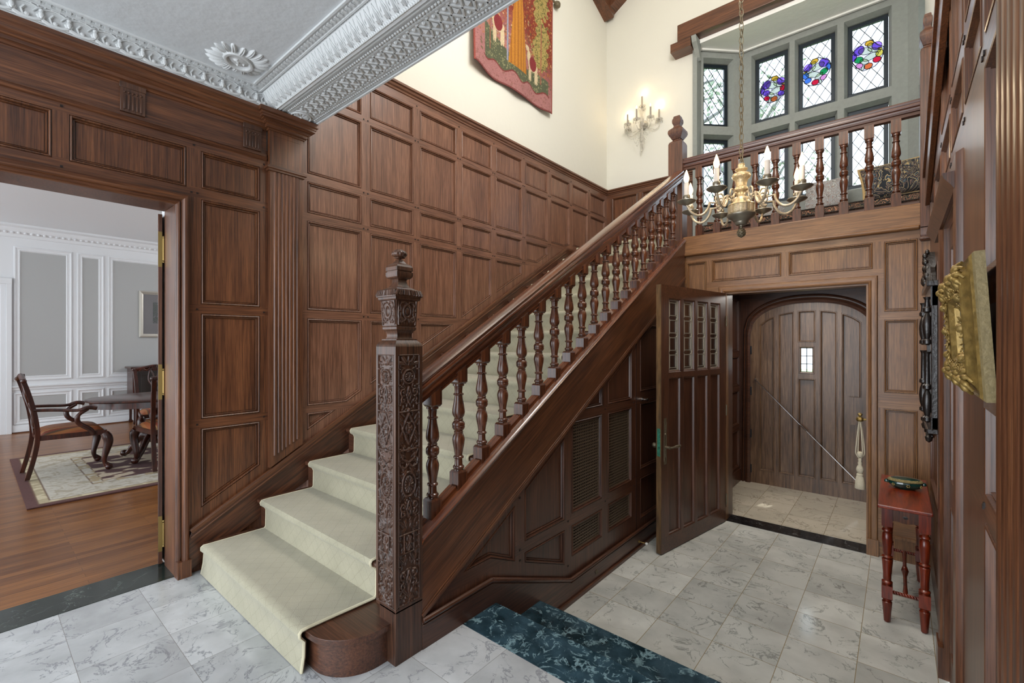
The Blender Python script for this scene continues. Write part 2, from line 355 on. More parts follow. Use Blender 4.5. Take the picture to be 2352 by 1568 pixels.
        if smooth:
            me.polygons.foreach_set('use_smooth', [True]*len(me.polygons)); me.set_sharp_from_angle(angle=math.radians(smooth))
        me.update()
        o = bpy.data.objects.new(name, me); C.objects.link(o)
        if parent is not None:
            o.parent = parent; PLOC[o.name] = PLOC.get(parent.name, Vector((0, 0, 0))) if not local else Vector((0, 0, 0))
        if kind: o['kind'] = kind
        if bevel:
            b = o.modifiers.new('bevel', 'BEVEL'); b.width = bevel; b.segments = segs; b.limit_method = 'ANGLE'; b.angle_limit = math.radians(40)
        return o
PLOC = {}
def thing(name, loc, label, cat, group=None, rz=0):
    o = bpy.data.objects.new(name, None); C.objects.link(o); o.location = loc; o.rotation_euler = (0, 0, rz)
    o.empty_display_size = .1; PLOC[o.name] = Vector(loc)
    o['label'] = label; o['category'] = cat
    if group: o['group'] = group
    return o
def tag(o, label, cat, group=None, kind=None):
    o['label'] = label; o['category'] = cat
    if group: o['group'] = group
    if kind: o['kind'] = kind
    return o
def struct(o): o['kind'] = 'structure'; return o
def dup(root, loc, rz, label, group=None):
    r = root.copy(); C.objects.link(r); r.location = loc; r.rotation_euler = (0, 0, rz); r['label'] = label
    if group: r['group'] = group
    for ch in list(root.children):
        c = ch.copy(); C.objects.link(c); c.parent = r
        for gch in ch.children:
            d = gch.copy(); C.objects.link(d); d.parent = c
    return r

# ---------------------------------------------------------------- panelled surfaces
def frame_map(kind, off):
    """(a, b, c) -> world.  L: wall facing +x, R: wall facing -x, E: wall facing -y"""
    if kind == 'L': return Matrix(((0, 0, 1, off), (1, 0, 0, 0), (0, 1, 0, 0), (0, 0, 0, 1)))
    if kind == 'R': return Matrix(((0, 0, -1, off), (1, 0, 0, 0), (0, 1, 0, 0), (0, 0, 0, 1)))
    return Matrix(((1, 0, 0, 0), (0, 0, -1, off), (0, 1, 0, 0), (0, 0, 0, 1)))
def area2(p): return sum(p[i][0]*p[(i+1) % len(p)][1]-p[(i+1) % len(p)][0]*p[i][1] for i in range(len(p)))
def inset(poly, d):
    if area2(poly) < 0: poly = poly[::-1]
    n = len(poly); out = []
    for i in range(n):
        p0, p1, p2 = (Vector(poly[i-1]).to_2d(), Vector(poly[i]).to_2d(), Vector(poly[(i+1) % n]).to_2d())
        e0 = (p1-p0).normalized(); e1 = (p2-p1).normalized()
        n0 = Vector((-e0.y, e0.x)); n1 = Vector((-e1.y, e1.x)); k = 1+n0.dot(n1)
        out.append(tuple(p1+(n0+n1)*(d/max(k, .15))))
    return out
PROF = [(0, 0), (.0012, -.006), (.0035, -.006), (.0045, .002), (.008, .004), (.0115, .002), (.0135, -.006), (.0145, -.014), (.017, -.014), (.018, -.008), (.021, -.007), (.023, -.012), (.0245, -.020), (.027, -.020), (.028, -.016)]
def panelled(mb, X, outer, panels, rails=(), prof=PROF, mats=(0, 1, 2), field=True, opens=()):
    """frame face at c=0 with recessed panels. rails: [(b0,b1)] rows whose grain runs along a.
       mats: (frame vertical, frame horizontal, field)"""
    mb.X = X
    pl = [p if area2(p) > 0 else p[::-1] for p in panels]
    bm = bmesh.new()
    loops = [[Vector((a, b, 0)) for a, b in outer]]+[[Vector((a, b, 0)) for a, b in p] for p in pl]
    tri = tessellate_polygon(loops); flat = [v for L in loops for v in L]
    bv = [bm.verts.new(v) for v in flat]
    for t in tri:
        try: bm.faces.new([bv[i] for i in t])
        except ValueError: pass
    for b0, b1 in rails:
        for b in (b0, b1):
            bmesh.ops.bisect_plane(bm, geom=bm.verts[:]+bm.edges[:]+bm.faces[:], plane_co=(0, b, 0), plane_no=(0, 1, 0))
    bm.verts.index_update()
    vs = [tuple(v.co) for v in bm.verts]; fv, fh = [], []
    for f in bm.faces:
        cb = f.calc_center_median().y
        (fh if any(b0 < cb < b1 for b0, b1 in rails) else fv).append(tuple(v.index for v in f.verts))
    b = len(mb.v); mb.v += [tuple(X @ Vector(v)) for v in vs]
    for fl, mt in ((fv, mats[0]), (fh, mats[1])):
        mb.f += [tuple(b+i for i in f) for f in fl]; mb.m += [mt]*len(fl)
    bm.free()
    for ip, p in enumerate(pl):
        rings = [[(a, bb, d) for a, bb in inset(p, i)] for i, d in prof]
        mb.loft(rings, mats[0], caps=False)
        if field and ip not in opens: mb.add(rings[-1], [tuple(range(len(p)))], mats[2])
    return mb
def rect(a0, b0, a1, b1): return [(a0, b0), (a1, b0), (a1, b1), (a0, b1)]
def clip_below(poly, f):
    """keep the part of a polygon above the line b = f(a)"""
    out = []
    for i in range(len(poly)):
        p, q = poly[i], poly[(i+1) % len(poly)]; dp, dq = p[1]-f(p[0]), q[1]-f(q[0])
        if dp >= 0: out.append(p)
        if dp*dq < 0: t = dp/(dp-dq); out.append((p[0]+(q[0]-p[0])*t, p[1]+(q[1]-p[1])*t))
    return out
def pegs(mb, X, pts, mat, s=.006):
    mb.X = X
    for a, b in pts: mb.box(a-s, b-s, -.002, a+s, b+s, .004, mat)

# ---------------------------------------------------------------- relief carving
def relief(w, h, nx, ny, prims, base=0., sym=True):
    """height field on a w x h board; prims: (kind, args..., height).  sym mirrors about the vertical middle"""
    u = np.linspace(-w/2, w/2, nx); v = np.linspace(0, h, ny); U, V = np.meshgrid(u, v)
    A = np.abs(U) if sym else U; H = np.full(U.shape, base)
    def bump(d, wd, ht, flat=.5): t = np.clip(1-d/wd, 0, 1); return ht*np.clip(t/(1-flat+1e-6), 0, 1)**.6
    for p in prims:
        k = p[0]
        if k == 'line':
            pts, wd, ht = p[1:]; D = np.full(U.shape, 9.)
            for (x0, y0), (x1, y1) in zip(pts[:-1], pts[1:]):
                dx, dy = x1-x0, y1-y0; L = dx*dx+dy*dy+1e-12; t = np.clip(((A-x0)*dx+(V-y0)*dy)/L, 0, 1)
                D = np.minimum(D, np.hypot(A-x0-t*dx, V-y0-t*dy))
            H = np.maximum(H, bump(D, wd, ht))
        elif k == 'ring':
            x, y, rx, ry, wd, ht = p[1:]; R = np.hypot((A-x)/rx, (V-y)/ry); H = np.maximum(H, bump(np.abs(R-1)*min(rx, ry), wd, ht))
        elif k == 'dot':
            x, y, rx, ry, ht = p[1:]; R = np.hypot((A-x)/rx, (V-y)/ry); H = np.maximum(H, ht*np.sqrt(np.clip(1-R*R, 0, 1)))
        elif k == 'petal':
            x, y, rx, ry, nn, ht = p[1:]; R = np.hypot((A-x)/rx, (V-y)/ry); T = np.arctan2((V-y)/ry, (A-x)/rx)
            H = np.maximum(H, np.where(R < 1, ht*(.35+.65*np.abs(np.cos(nn*T/2)))*np.clip((1-R)*6, 0, 1), base))
            H = np.maximum(H, 1.25*ht*np.sqrt(np.clip(1-(R/.25)**2, 0, 1)))
        elif k == 'leaf':
            x, y, a, b, ang, ht = p[1:]; c_, s_ = math.cos(ang), math.sin(ang)
            P = (A-x)*c_+(V-y)*s_; Q = -(A-x)*s_+(V-y)*c_; R = np.hypot(P/a, Q/b)
            H = np.maximum(H, ht*np.clip(1-R*R, 0, 1)**.5*(1-.4*np.exp(-(Q/(b*.25))**2)))
    return U, V, H
def relief_mesh(mb, X, U, V, H, mat=0, a0=0., b0=0., amap=None):
    mb.X = X; ny, nx = U.shape
    vs = [(U[j, i]+a0, V[j, i]+b0, H[j, i]) for j in range(ny) for i in range(nx)]
    if amap: vs = [amap(v) for v in vs]
    fs = [(j*nx+i, j*nx+i+1, (j+1)*nx+i+1, (j+1)*nx+i) for j in range(ny-1) for i in range(nx-1)]
    return mb.add(vs, fs, mat)
# ================================================================ SETTING
XL, XR, XS = -3.28, .185, -1.66          # left wall, right wall, outer face of the stair
YE, YB, YF = 4.72, 6.05, 6.55            # balcony front, end wall, bay glass
TR, RI, Y0, Z0 = .319, .1868, .905, .178 # treads, risers, first nosing
def skirt(y): return .277+.571*(y-.871)
def low(y): return .141+.5635*(y-1.328)
def capz(y): return .500+.5745*(y-1.33)
def railz(y): return 1.233+.5755*(y-1.35)
L_ = frame_map('L', XL)
# ---- floors
mb = MB(); mb.box(-3.30, -3, -.05, XR+.2, 1.58, 0); struct(mb.build('floor', 'marble', smooth=0))
mb = MB(); mb.box(-1.70, 1.8, -.40, 1.2, 4.76, -.32); struct(mb.build('floor', 'marble2', smooth=0))
mb = MB(); mb.box(-1.55, 4.905, -.40, .1, 6.30, -.32); struct(mb.build('floor', 'marble3', smooth=0))
mb = MB(); mb.box(-10.6, -3.5, -.05, -3.57, 5.6, 0); struct(mb.build('floor', 'oakfloor', smooth=0))
mb = MB(); mb.box(-3.57, -.86, -.05, -3.30, .80, .003); struct(mb.build('trim_1', 'dgreen', smooth=0))
mb = MB(); mb.box(-1.30, 4.70, -.40, -.18, 4.905, -.317); struct(mb.build('trim_2', 'blackm', smooth=0))
mb = MB(); mb.box(-1.67, 1.58, -.06, XR+.1, 1.828, .001); mb.box(-1.67, 1.60, -.16, XR+.1, 1.81, -.055)
struct(mb.build('trim_3', 'green', smooth=0, bevel=.003))
mb = MB(); mb.box(-1.67, 1.80, -.22, XR+.1, 2.225, -.16); mb.box(-1.67, 1.80, -.32, XR+.1, 2.205, -.215)
struct(mb.build('trim_4', 'green', smooth=0, bevel=.003))
mb = MB(); mb.box(-3.28, YE+.02, 2.25, 1.3, 6.3, 2.415); struct(mb.build('floor', 'oy', smooth=0))
# ---- left wall, dining room side
mb = MB()
outer = [(-1.3, 0), (-.863, 0), (-.863, 2.215), (.788, 2.215), (.788, 0), (1.538, 0), (1.538, 2.70), (-1.3, 2.70)]
pan = [rect(-.918, 2.335, -.42, 2.58), rect(-.349, 2.335, .272, 2.58), rect(.334, 2.335, .845, 2.578),
       rect(.92, 2.345, 1.262, 2.575), rect(.92, 1.632, 1.262, 2.278), rect(.92, .925, 1.262, 1.575),
       clip_below(rect(.92, .3, 1.262, .868), lambda y: skirt(y)+.075)]
panelled(mb, L_, outer, pan, rails=[(2.285, 2.335), (2.285, 2.345), (2.58, 2.70), (1.577, 1.63), (.87, .923)])
pegs(mb, L_, [(.305, 2.61), (.305, 2.30), (.882, 2.60), (.90, 2.31), (.87, 2.31), (1.285, 2.31), (1.285, 2.60), (.90, 1.60), (1.285, 1.60), (.90, .895), (1.285, .895)], 3, .005)
mb.X = L_; mb.box(-1.3, 2.655, -.05, 1.3, 2.95, .003, 1)
mb.extr([(0, 2.625), (.012, 2.628), (.018, 2.645), (.012, 2.652), (.012, 2.668), (0, 2.672)], (-1.3, 0, 0), (1.30, 0, 0), (0, 0, 1), (0, 1, 0), 1)
CORN = [(0, 2.83), (.010, 2.83), (.014, 2.842), (.028, 2.846), (.030, 2.862), (.042, 2.866), (.046, 2.878), (.062, 2.884), (.076, 2.898), (.082, 2.914), (.094, 2.922), (.094, 2.942), (0, 2.942)]
mb.extr(CORN, (-1.3, 0, 0), (1.29, 0, 0), (0, 0, 1), (0, 1, 0), 1)
struct(mb.build('wall_left', ['oz', 'oy', 'oz', 'peg']))
for y in (-.735, -.10, .535, 1.155):
    mb = MB(L_); mb.box(y, 2.675, 0, y+.11, 2.835, .016, 0)
    mb.box(y-.003, 2.805, 0, y+.113, 2.835, .02, 0)
    for q in range(5):
        yy = y+.019+q*.018
        mb.bar((yy, 2.688, .017), (yy, 2.768, .017), .009, .008, 0, up=(0, 0, 1)); mb.ball((yy, 2.782, .017), .0065, 8)
    struct(mb.build('trim_5', 'carved', bevel=.001, segs=1))
# door casing to the dining room (bolection profile mitred round the opening)
def casing(name, X, a0, a1, zb, zt, prof, mat, plinth=.16):
    mb = MB(X); rings = []
    for (a, b, sa, sb) in ((a1, zb, 1, 0), (a1, zt, 1, 1), (a0, zt, -1, 1), (a0, zb, -1, 0)):
        rings.append([(a+sa*u, b+sb*u, v) for u, v in prof])
    for i in range(3): mb.loft(rings[i:i+2], i % 2, caps=False)
    w = max(u for u, v in prof)
    for a in (a0-w-.003, a1+.001): mb.box(a, zb, 0, a+w+.004, zb+plinth, max(v for u, v in prof)+.006, 0)
    return struct(mb.build(name, mat))
CAS = [(0, -.02), (0, .006), (.006, .010), (.010, .020), (.018, .022), (.021, .014), (.026, .014), (.030, .030), (.040, .040), (.052, .042), (.062, .034), (.067, .012), (.067, -.02)]
casing('trim_6', L_, -.863, .788, 0, 2.215, CAS, ['oz', 'oy'], .10)
mb = MB(); mb.box(-3.515, .790, 0, XL-.002, .815, 2.24); mb.box(-3.515, -.89, 0, XL-.002, -.865, 2.24); mb.box(-3.515, -.863, 2.217, XL-.002, .788, 2.24)
struct(mb.build('trim_7', 'oz', smooth=0))
mb = MB(); mb.box(-3.62, .80, 0, -3.516, 5.6, 2.32); mb.box(-3.62, -3.5, 0, -3.516, -.875, 2.32); mb.box(-3.62, -3.5, 2.32, -3.516, 5.6, 3.19)
struct(mb.build('wall_dining_near', 'dwhite', smooth=0))
# ---- pilaster under the beam
def pilaster(name, X, a0, a1, zlow, c=.035):
    mb = MB(X); w = a1-a0
    mb.add([(a0, zlow(a0), 0), (a1, zlow(a1), 0), (a1, 2.60, 0), (a0, 2.60, 0), (a0, zlow(a0), c), (a1, zlow(a1), c), (a1, 2.60, c), (a0, 2.60, c)],
           [(4, 5, 6, 7), (0, 4, 7, 3), (1, 2, 6, 5), (3, 7, 6, 2), (0, 1, 5, 4)], 0)
    n = 7
    for i in range(n):
        a = a0+.022+(w-.044)*(i+.5)/n; r = (w-.044)/n*.42
        z0 = zlow(a)+.06
        mb.loft([[(a+r*math.cos(t), z, c+r*.75*math.sin(t)) for t in (PI, PI*.75, PI/2, PI/4, 0)] for z in (z0, z0+.01, 2.545, 2.555)], 0, closed=False)
    e = .012
    for z0, z1, d in ((2.56, 2.575, .012), (2.575, 2.59, .022), (2.59, 2.60, .008)): mb.box(a0-d, z0, 0, a1+d, z1, c+d, 1)
    mb.box(a0-.002, 2.60, 0, a1+.002, 2.83, c+.004, 0)
    panelled(mb, X @ Matrix.Translation((0, 0, c+.005)), rect(a0-.002, 2.60, a1+.002, 2.83), [rect(a0+.02, 2.625, a1-.022, 2.80)], mats=(0, 0, 0), prof=[(0, 0), (.004, -.004), (.008, -.003)])
    mb.X = X
    for (u0, z0), (u1, z1) in zip(CORN[1:-2], CORN[2:-1]):
        if z1 > z0: mb.box(a0-max(u0, u1), z0, 0, a1+max(u0, u1)*.75, z1, c+max(u0, u1), 1)
    return struct(mb.build(name, ['oz', 'oy'], smooth=50))
pilaster('trim_8', L_, 1.311, 1.533, lambda y: skirt(y)+.02)
# ---- stair wall panelling
mb = MB()
cols = [(1.582, 2.022), (2.10, 2.536), (2.607, 3.05), (3.12, 3.553), (3.622, 4.063), (4.133, 4.565), (4.635, 5.055), (5.12, 5.515), (5.58, 5.995)]
rows = [(.30, .885), (.935, 1.572), (1.632, 2.282), (2.338, 2.568), (2.625, 3.158), (3.215, 3.475)]
pan = []
def base_ln(y): return max(skirt(y)+.075, 0) if y < 4.9 else 2.66
for a0, a1 in cols:
    for b0, b1 in rows:
        f = (lambda y: skirt(y)+.075) if a1 < 4.9 else ((lambda y: 2.665) if a0 > 4.9 else (lambda y: min(skirt(y)+.075, 2.665)))
        p = clip_below(rect(a0, b0, a1, b1), f)
        if len(p) >= 3 and abs(area2(p)) > .012:
            w = max(q[1] for q in p)-min(q[1] for q in p)
            if w > .09: pan.append(p)
rl = [(.887, .933), (1.575, 1.63), (2.285, 2.336), (2.571, 2.623), (3.161, 3.213), (3.478, 3.6)]
panelled(mb, L_, [(1.535, 0), (YB, 0), (YB, 3.60), (1.535, 3.60)], pan, rails=rl)
pts = []
for i in range(len(cols)-1):
    for r in rl[:-1]:
        zc = (r[0]+r[1])/2
        if zc > skirt((cols[i][1]+cols[i+1][0])/2)+.1:
            pts += [(cols[i][1]+.020, zc), (cols[i+1][0]-.020, zc)]
    pts += [((cols[i][1]+cols[i+1][0])/2, 3.50)]
pegs(mb, L_, pts, 3, .005)
mb.X = L_
CAP = [(0, 3.55), (.008, 3.552), (.012, 3.565), (.024, 3.572), (.030, 3.588), (.044, 3.595), (.046, 3.612), (0, 3.615)]
mb.extr(CAP, (1.6, 0, 0), (YB, 0, 0), (0, 0, 1), (0, 1, 0), 1)
struct(mb.build('wall_left', ['lit_z', 'lit_y', 'lit_z', 'peg']))
mb = MB(); mb.box(XL-.3, 1.6, 3.6, XL, YB+.2, 7.7); struct(mb.build('wall_left', 'plaster', smooth=0))
# wall string (skirt) following the stair
mb = MB()
poly = [(.80, 0), (4.62, 2.0), (6.05, 2.35), (6.05, 2.60), (4.95, 2.60), (4.93, skirt(4.93)), (.871, skirt(.871)), (.83, .16)]
mb.prism(poly, XL, XL+.028, 0, 0)
for u, w, h in ((.014, .036, .016), (.020, .022, .030)):
    mb.bar((XL+u, .86, skirt(.86)-.012), (XL+u, 4.93, skirt(4.93)-.012), w, h, 1); mb.bar((XL+u, 4.93, 2.59), (XL+u, 6.05, 2.59), w, h, 1)
mb.bar((XL+.018, .86, skirt(.86)-.05), (XL+.018, 4.93, skirt(4.93)-.05), .03, .010, 1)
struct(mb.build('trim_9', ['ks', 'os'], bevel=.002))
# ---- end wall, upper
E_ = frame_map('E', YB)
mb = MB()
panelled(mb, E_, [(XL, 2.3), (-1.97, 2.3), (-1.97, 3.60), (XL, 3.60)], [rect(-3.19, 2.68, -2.80, 3.49), rect(-2.73, 2.68, -2.34, 3.49), rect(-2.27, 2.68, -2.03, 3.49)], rails=[(3.49, 3.6), (2.3, 2.68)])
mb.X = E_; mb.extr([(u, z) for u, z in CAP], (XL, 0, 0), (-1.97, 0, 0), (0, 0, 1), (0, 1, 0), 1)
struct(mb.build('wall_end', ['oz', 'ox', 'oz']))
mb = MB(); mb.box(XL-.3, YB, 3.6, -1.967, YB+.10, 7.7); mb.box(-1.967, YB, 5.25, 1.5, YB+.10, 7.7)
struct(mb.build('wall_end', 'plaster', smooth=0))
# ---- bay: stone, iron casements, leaded lights
T = .045
HOLE = [(0, 0), (.028, -.075), (.028, -.16)]
def bay_wall(name, X, a0, a1, z0, z1, holes):
    mb = MB(); panelled(mb, X, rect(a0, z0, a1, z1), holes, prof=HOLE, mats=(0, 0, 0), field=False)
    return struct(mb.build(name, 'stone', smooth=0))
FM = frame_map('E', YF)
zl, zu = (3.18, 4.08), (4.25, 5.08)
cx_ = [(-1.43, -1.06), (-.945, -.575), (-.452, -.086)]
g = .030
bay_wall('wall_bay_front', FM, -1.567, .078, 2.4, 5.24, [rect(a-g, z[0]-g, b+g, z[1]+g) for a, b in cx_ for z in (zl, zu)])
r2 = math.sqrt(.5)
FL = Matrix(((r2, 0, r2, -1.967), (r2, 0, -r2, 6.15), (0, 1, 0, 0), (0, 0, 0, 1)))
FR = Matrix(((-r2, 0, -r2, .478), (r2, 0, -r2, 6.15), (0, 1, 0, 0), (0, 0, 0, 1)))
bay_wall('wall_bay_left', FL, 0, .566, 2.4, 5.24, [rect(.05-g*.5, z[0]-g, .417+g, z[1]+g) for z in (zl, zu)])
bay_wall('wall_bay_right', FR, 0, .566, 2.4, 5.24, [rect(.05-g*.5, z[0]-g, .417+g, z[1]+g) for z in (zl, zu)])
mb = MB(); mb.box(-2.02, 5.99, 2.4, -1.965, 6.17, 5.15); struct(mb.build('trim_10', 'stone', smooth=0, bevel=.004))
mb = MB(); mb.prism([(-2.0, 6.0), (.52, 6.0), (.52, 6.2), (.08, 6.66), (-1.57, 6.66), (-2.0, 6.2)], 5.20, 5.32, 2, 0)
mb.bar((-1.95, 6.12, 5.195), (-1.56, 6.52, 5.195), .03, .03); mb.bar((-1.56, 6.52, 5.195), (.08, 6.52, 5.195), .03, .03)
struct(mb.build('ceiling_bay', 'bayceil', smooth=0))
def tint(name, c):
    if name not in M:
        m, n, l, p = newmat(name); n.remove(p); t = n.new('ShaderNodeBsdfTransparent'); t.inputs[0].default_value = tuple(c)+(1,)
        tr = n.new('ShaderNodeBsdfTranslucent'); tr.inputs[0].default_value = tuple(c)+(1,); mx = n.new('ShaderNodeMixShader'); mx.inputs[0].default_value = .55 if 'flesh' in name or 'hair' in name else .3
        l.new(t.outputs[0], mx.inputs[1]); l.new(tr.outputs[0], mx.inputs[2]); l.new(mx.outputs[0], n['Material Output'].inputs[0]); M[name] = m
    return name
def ell(cx, cy, a, b, t=0, n=14): return [(cx+a*math.cos(2*PI*i/n)*math.cos(t)-b*math.sin(2*PI*i/n)*math.sin(t), cy+a*math.cos(2*PI*i/n)*math.sin(t)+b*math.sin(2*PI*i/n)*math.cos(t)) for i in range(n)]
GC = dict(flesh=(.80, .92, .66), hair=(.9, .55, .05), purple=(.2, .1, .6), red=(.75, .02, .05), green=(.02, .4, .1), blue=(.08, .25, .7), orange=(.85, .2, .05), pink=(.85, .35, .6), yellow=(.85, .75, .1), teal=(.05, .5, .4))
def med_parts(pal):
    """reclining child figure among drapery and fruit, in stained glass"""
    return [('purple', .075, .075, .045, .05, .5), ('purple', -.075, .07, .04, .045, -.6), (pal[0], -.095, -.012, .030, .036, .2), (pal[5], .115, .02, .022, .040, .1), (pal[1], .075, -.020, .040, .032, .5),
         (pal[2], -.075, -.070, .034, .030, .2), (pal[4], .072, -.084, .032, .026, .4), (pal[3], -.004, -.112, .036, .030, 0),
         ('flesh', .022, .052, .060, .036, .4), ('flesh', -.052, .035, .060, .020, .55), ('flesh', -.025, -.022, .066, .032, -.3), ('flesh', .028, -.056, .044, .024, .7), ('flesh', .040, -.118, .013, .028, .35),
         ('hair', -.012, .122, .036, .028, .2), ('flesh', -.018, .100, .022, .020, 0), ('yellow', -.10, .032, .020, .012, .6)]
wnum = [0]
def casement(X, a0, a1, z0, z1, med=None):
    wnum[0] += 1; T = .042; c0, c1 = -.13, -.095
    mb = MB(X)
    for r in (rect(a0, z0, a1, z0+T), rect(a0, z1-T, a1, z1), rect(a0, z0+T, a0+T, z1-T), rect(a1-T, z0+T, a1, z1-T)):
        (p, _, q, _) = r; mb.box(p[0], p[1], c0, q[0], q[1], c1)
    w = struct(mb.build('window_%d' % wnum[0], 'iron', smooth=0, bevel=.002))
    A0, A1, B0, B1 = a0+T, a1-T, z0+T, z1-T
    mb = MB(X); mb.box(A0, B0, -.120, A1, B1, -.117); mb.build('pane', 'glass', w, smooth=0)
    mb = MB(X); dw = (A1-A0)/2.5; dh = dw*1.5; sl = dh/dw
    for s in (1, -1):
        k = -12
        for k in range(-14, 15):
            # b = B0 + s*sl*(a-A0) + k*dh
            pts = []
            for a in (A0, A1):
                b = B0+s*sl*(a-A0)+k*dh
                if B0 <= b <= B1: pts.append((a, b))
            for b in (B0, B1):
                a = A0+(b-B0-k*dh)/(s*sl)
                if A0 < a < A1: pts.append((a, b))
            if len(pts) >= 2 and (Vector(pts[0])-Vector(pts[1])).length > .02:
                p0, p1 = Vector(pts[0]), Vector(pts[1]); n_ = 40; run = None
                for q in range(n_+1):
                    a_, b_ = p0+(p1-p0)*q/n_
                    ins = bool(med) and ((a_-(A0+A1)/2-med[2])/(.132*med[3]*1.08))**2+((b_-(B0+B1)/2-med[1])/(.146*med[3]*1.08))**2 < 1
                    if not ins and run is None: run = (a_, b_)
                    if run is not None and (ins or q == n_):
                        if (Vector(run)-Vector((a_, b_))).length > .004: mb.bar((run[0], run[1], -.1185), (a_, b_, -.1185), .006, .008)
                        run = None
    mb.build('lead_came', 'lead', w, smooth=0)
    if med:
        P = med_parts(med[4]); f_, s_ = med[0], med[3]*1.08; ox, oz = (A0+A1)/2+med[2], (B0+B1)/2+med[1]
        mats = [tint('stained_'+c, GC[c]) for c, *_ in P]+[tint('stained_ground', (.42, .38, .50))]; mb = MB(X)
        sil = [(-.03, .15), (.03, .15), (.07, .12), (.125, .08), (.14, .02), (.125, -.04), (.09, -.10), (.04, -.15), (-.01, -.145), (-.06, -.135), (-.105, -.09), (-.128, -.03), (-.13, .04), (-.08, .08)]
        mb.add([(ox+f_*u*s_, oz+v*s_, -.1149) for u, v in sil], [tuple(range(14))], len(P))
        for i, (c, x, y, a, b, t) in enumerate(P):
            q = ell(x, y, a, b, t, 16); mb.add([(ox+f_*u*s_, oz+v*s_, -.1145+.0001*i) for u, v in q], [tuple(range(16))], i)
        mb.build('stained_glass_medallion', mats, w, smooth=0)
        mb = MB(X)
        for i, (c, x, y, a, b, t) in enumerate(P):
            mb.tube([(ox+f_*u*s_, oz+v*s_, -.114) for u, v in ell(x, y, a, b, t, 16)], .0034, 4, closed=True)
        for arm in ([(-.03, .15), (.03, .15), (.07, .12), (.125, .08), (.14, .02), (.125, -.04), (.09, -.10), (.04, -.15), (-.01, -.145), (-.06, -.135), (-.105, -.09), (-.128, -.03), (-.13, .04), (-.08, .08)],):
            mb.tube([(ox+f_*u*s_, oz+v*s_, -.114) for u, v in arm], .005, 4, closed=True)
        mb.build('medallion_leading', 'lead', w, smooth=0)
    return w
casement(FL, .05, .417, *zu); casement(FL, .05, .417, *zl)
PAL = [('red', 'purple', 'purple', 'orange', 'red', 'purple'), ('blue', 'green', 'blue', 'red', 'pink', 'blue'), ('yellow', 'green', 'red', 'orange', 'pink', 'purple')]
for i, (a, b) in enumerate(cx_):
    casement(FM, a, b, *zu, med=((-1, 1, -1)[i], (-.02, .03, .03)[i], (.02, -.01, 0)[i], 1.02, PAL[i])); casement(FM, a, b, *zl)
casement(FR, .05, .417, *zu); casement(FR, .05, .417, *zl)
# timber lintel over the bay and its corbel
mb = MB(); mb.box(-2.17, 5.86, 5.25, 1.4, 6.06, 5.46); struct(mb.build('trim_11', 'ox', smooth=0, bevel=.006))
mb = MB(); mb.box(-2.26, 5.86, 5.14, -2.0, 6.05, 5.25); mb.prism([(5.84, 5.24), (6.04, 5.24), (6.04, 5.0), (6.0, 5.03), (5.93, 5.12), (5.87, 5.17)], -1.99, -1.93, 0, 1)
struct(mb.build('trim_12', ['ox', 'stone'], smooth=0, bevel=.004))
# ---- balcony front wall with the vestibule opening
BE = frame_map('E', YE)
mb = MB()
outer = [(-1.67, -.32), (-1.268, -.32), (-1.268, 1.862), (-.2, 1.862), (-.2, -.32), (XR, -.32), (XR, 2.3), (-1.67, 2.3)]
pan = [rect(-1.655, .9, -1.455, 2.205), rect(-1.655, -.05, -1.455, .85), rect(-1.405, 1.99, -.805, 2.205), rect(-.75, 1.99, -.157, 2.205),
       rect(-.088, 1.64, .117, 2.20), rect(-.088, .995, .117, 1.578), rect(-.088, .02, .117, .87)]
panelled(mb, BE, outer, pan, rails=[(1.862, 1.99), (2.207, 2.3), (1.58, 1.638), (.872, .993), (-.32, .02)])
pegs(mb, BE, [(-.78, 2.22), (-.78, 1.975), (-.12, 1.61), (.14, 1.61), (-.12, .93), (.14, .93)], 2, .004)
mb.X = BE; mb.box(-1.67, -.32, 0, -1.39, -.14, .012, 0); mb.box(-.05, -.32, 0, XR, -.14, .012, 0); mb.box(-.05, -.15, 0, XR, -.13, .02, 0)
struct(mb.build('wall_end', ['ez', 'ex', 'ez']))
CAS2 = [(0, -.06), (0, .004), (.012, .006), (.015, .018), (.028, .024), (.034, .018), (.052, .022), (.068, .020), (.074, .004), (.074, 0)]
casing('trim_13', BE, -1.268, -.2, -.32, 1.862, CAS2, ['ez', 'ex'], .13)
mb = MB(); mb.box(-1.30, YE+.002, -.32, -1.270, 4.90, 1.866); mb.box(-.198, YE+.002, -.32, -.17, 4.90, 1.866); mb.box(-1.30, YE+.002, 1.864, -.17, 4.90, 1.89)
struct(mb.build('trim_14', 'kz', smooth=0))
mb = MB(); mb.box(-1.68, YE-.03, 2.29, XR, YE+.16, 2.465); mb.extr([(0, 2.262), (.022, 2.268), (.030, 2.282), (.030, 2.295), (0, 2.3)], (-1.68, YE-.012, 0), (XR-.06, YE-.012, 0), (0, -1, 0), (0, 0, 1))
struct(mb.build('trim_15', 'ex', bevel=.008))
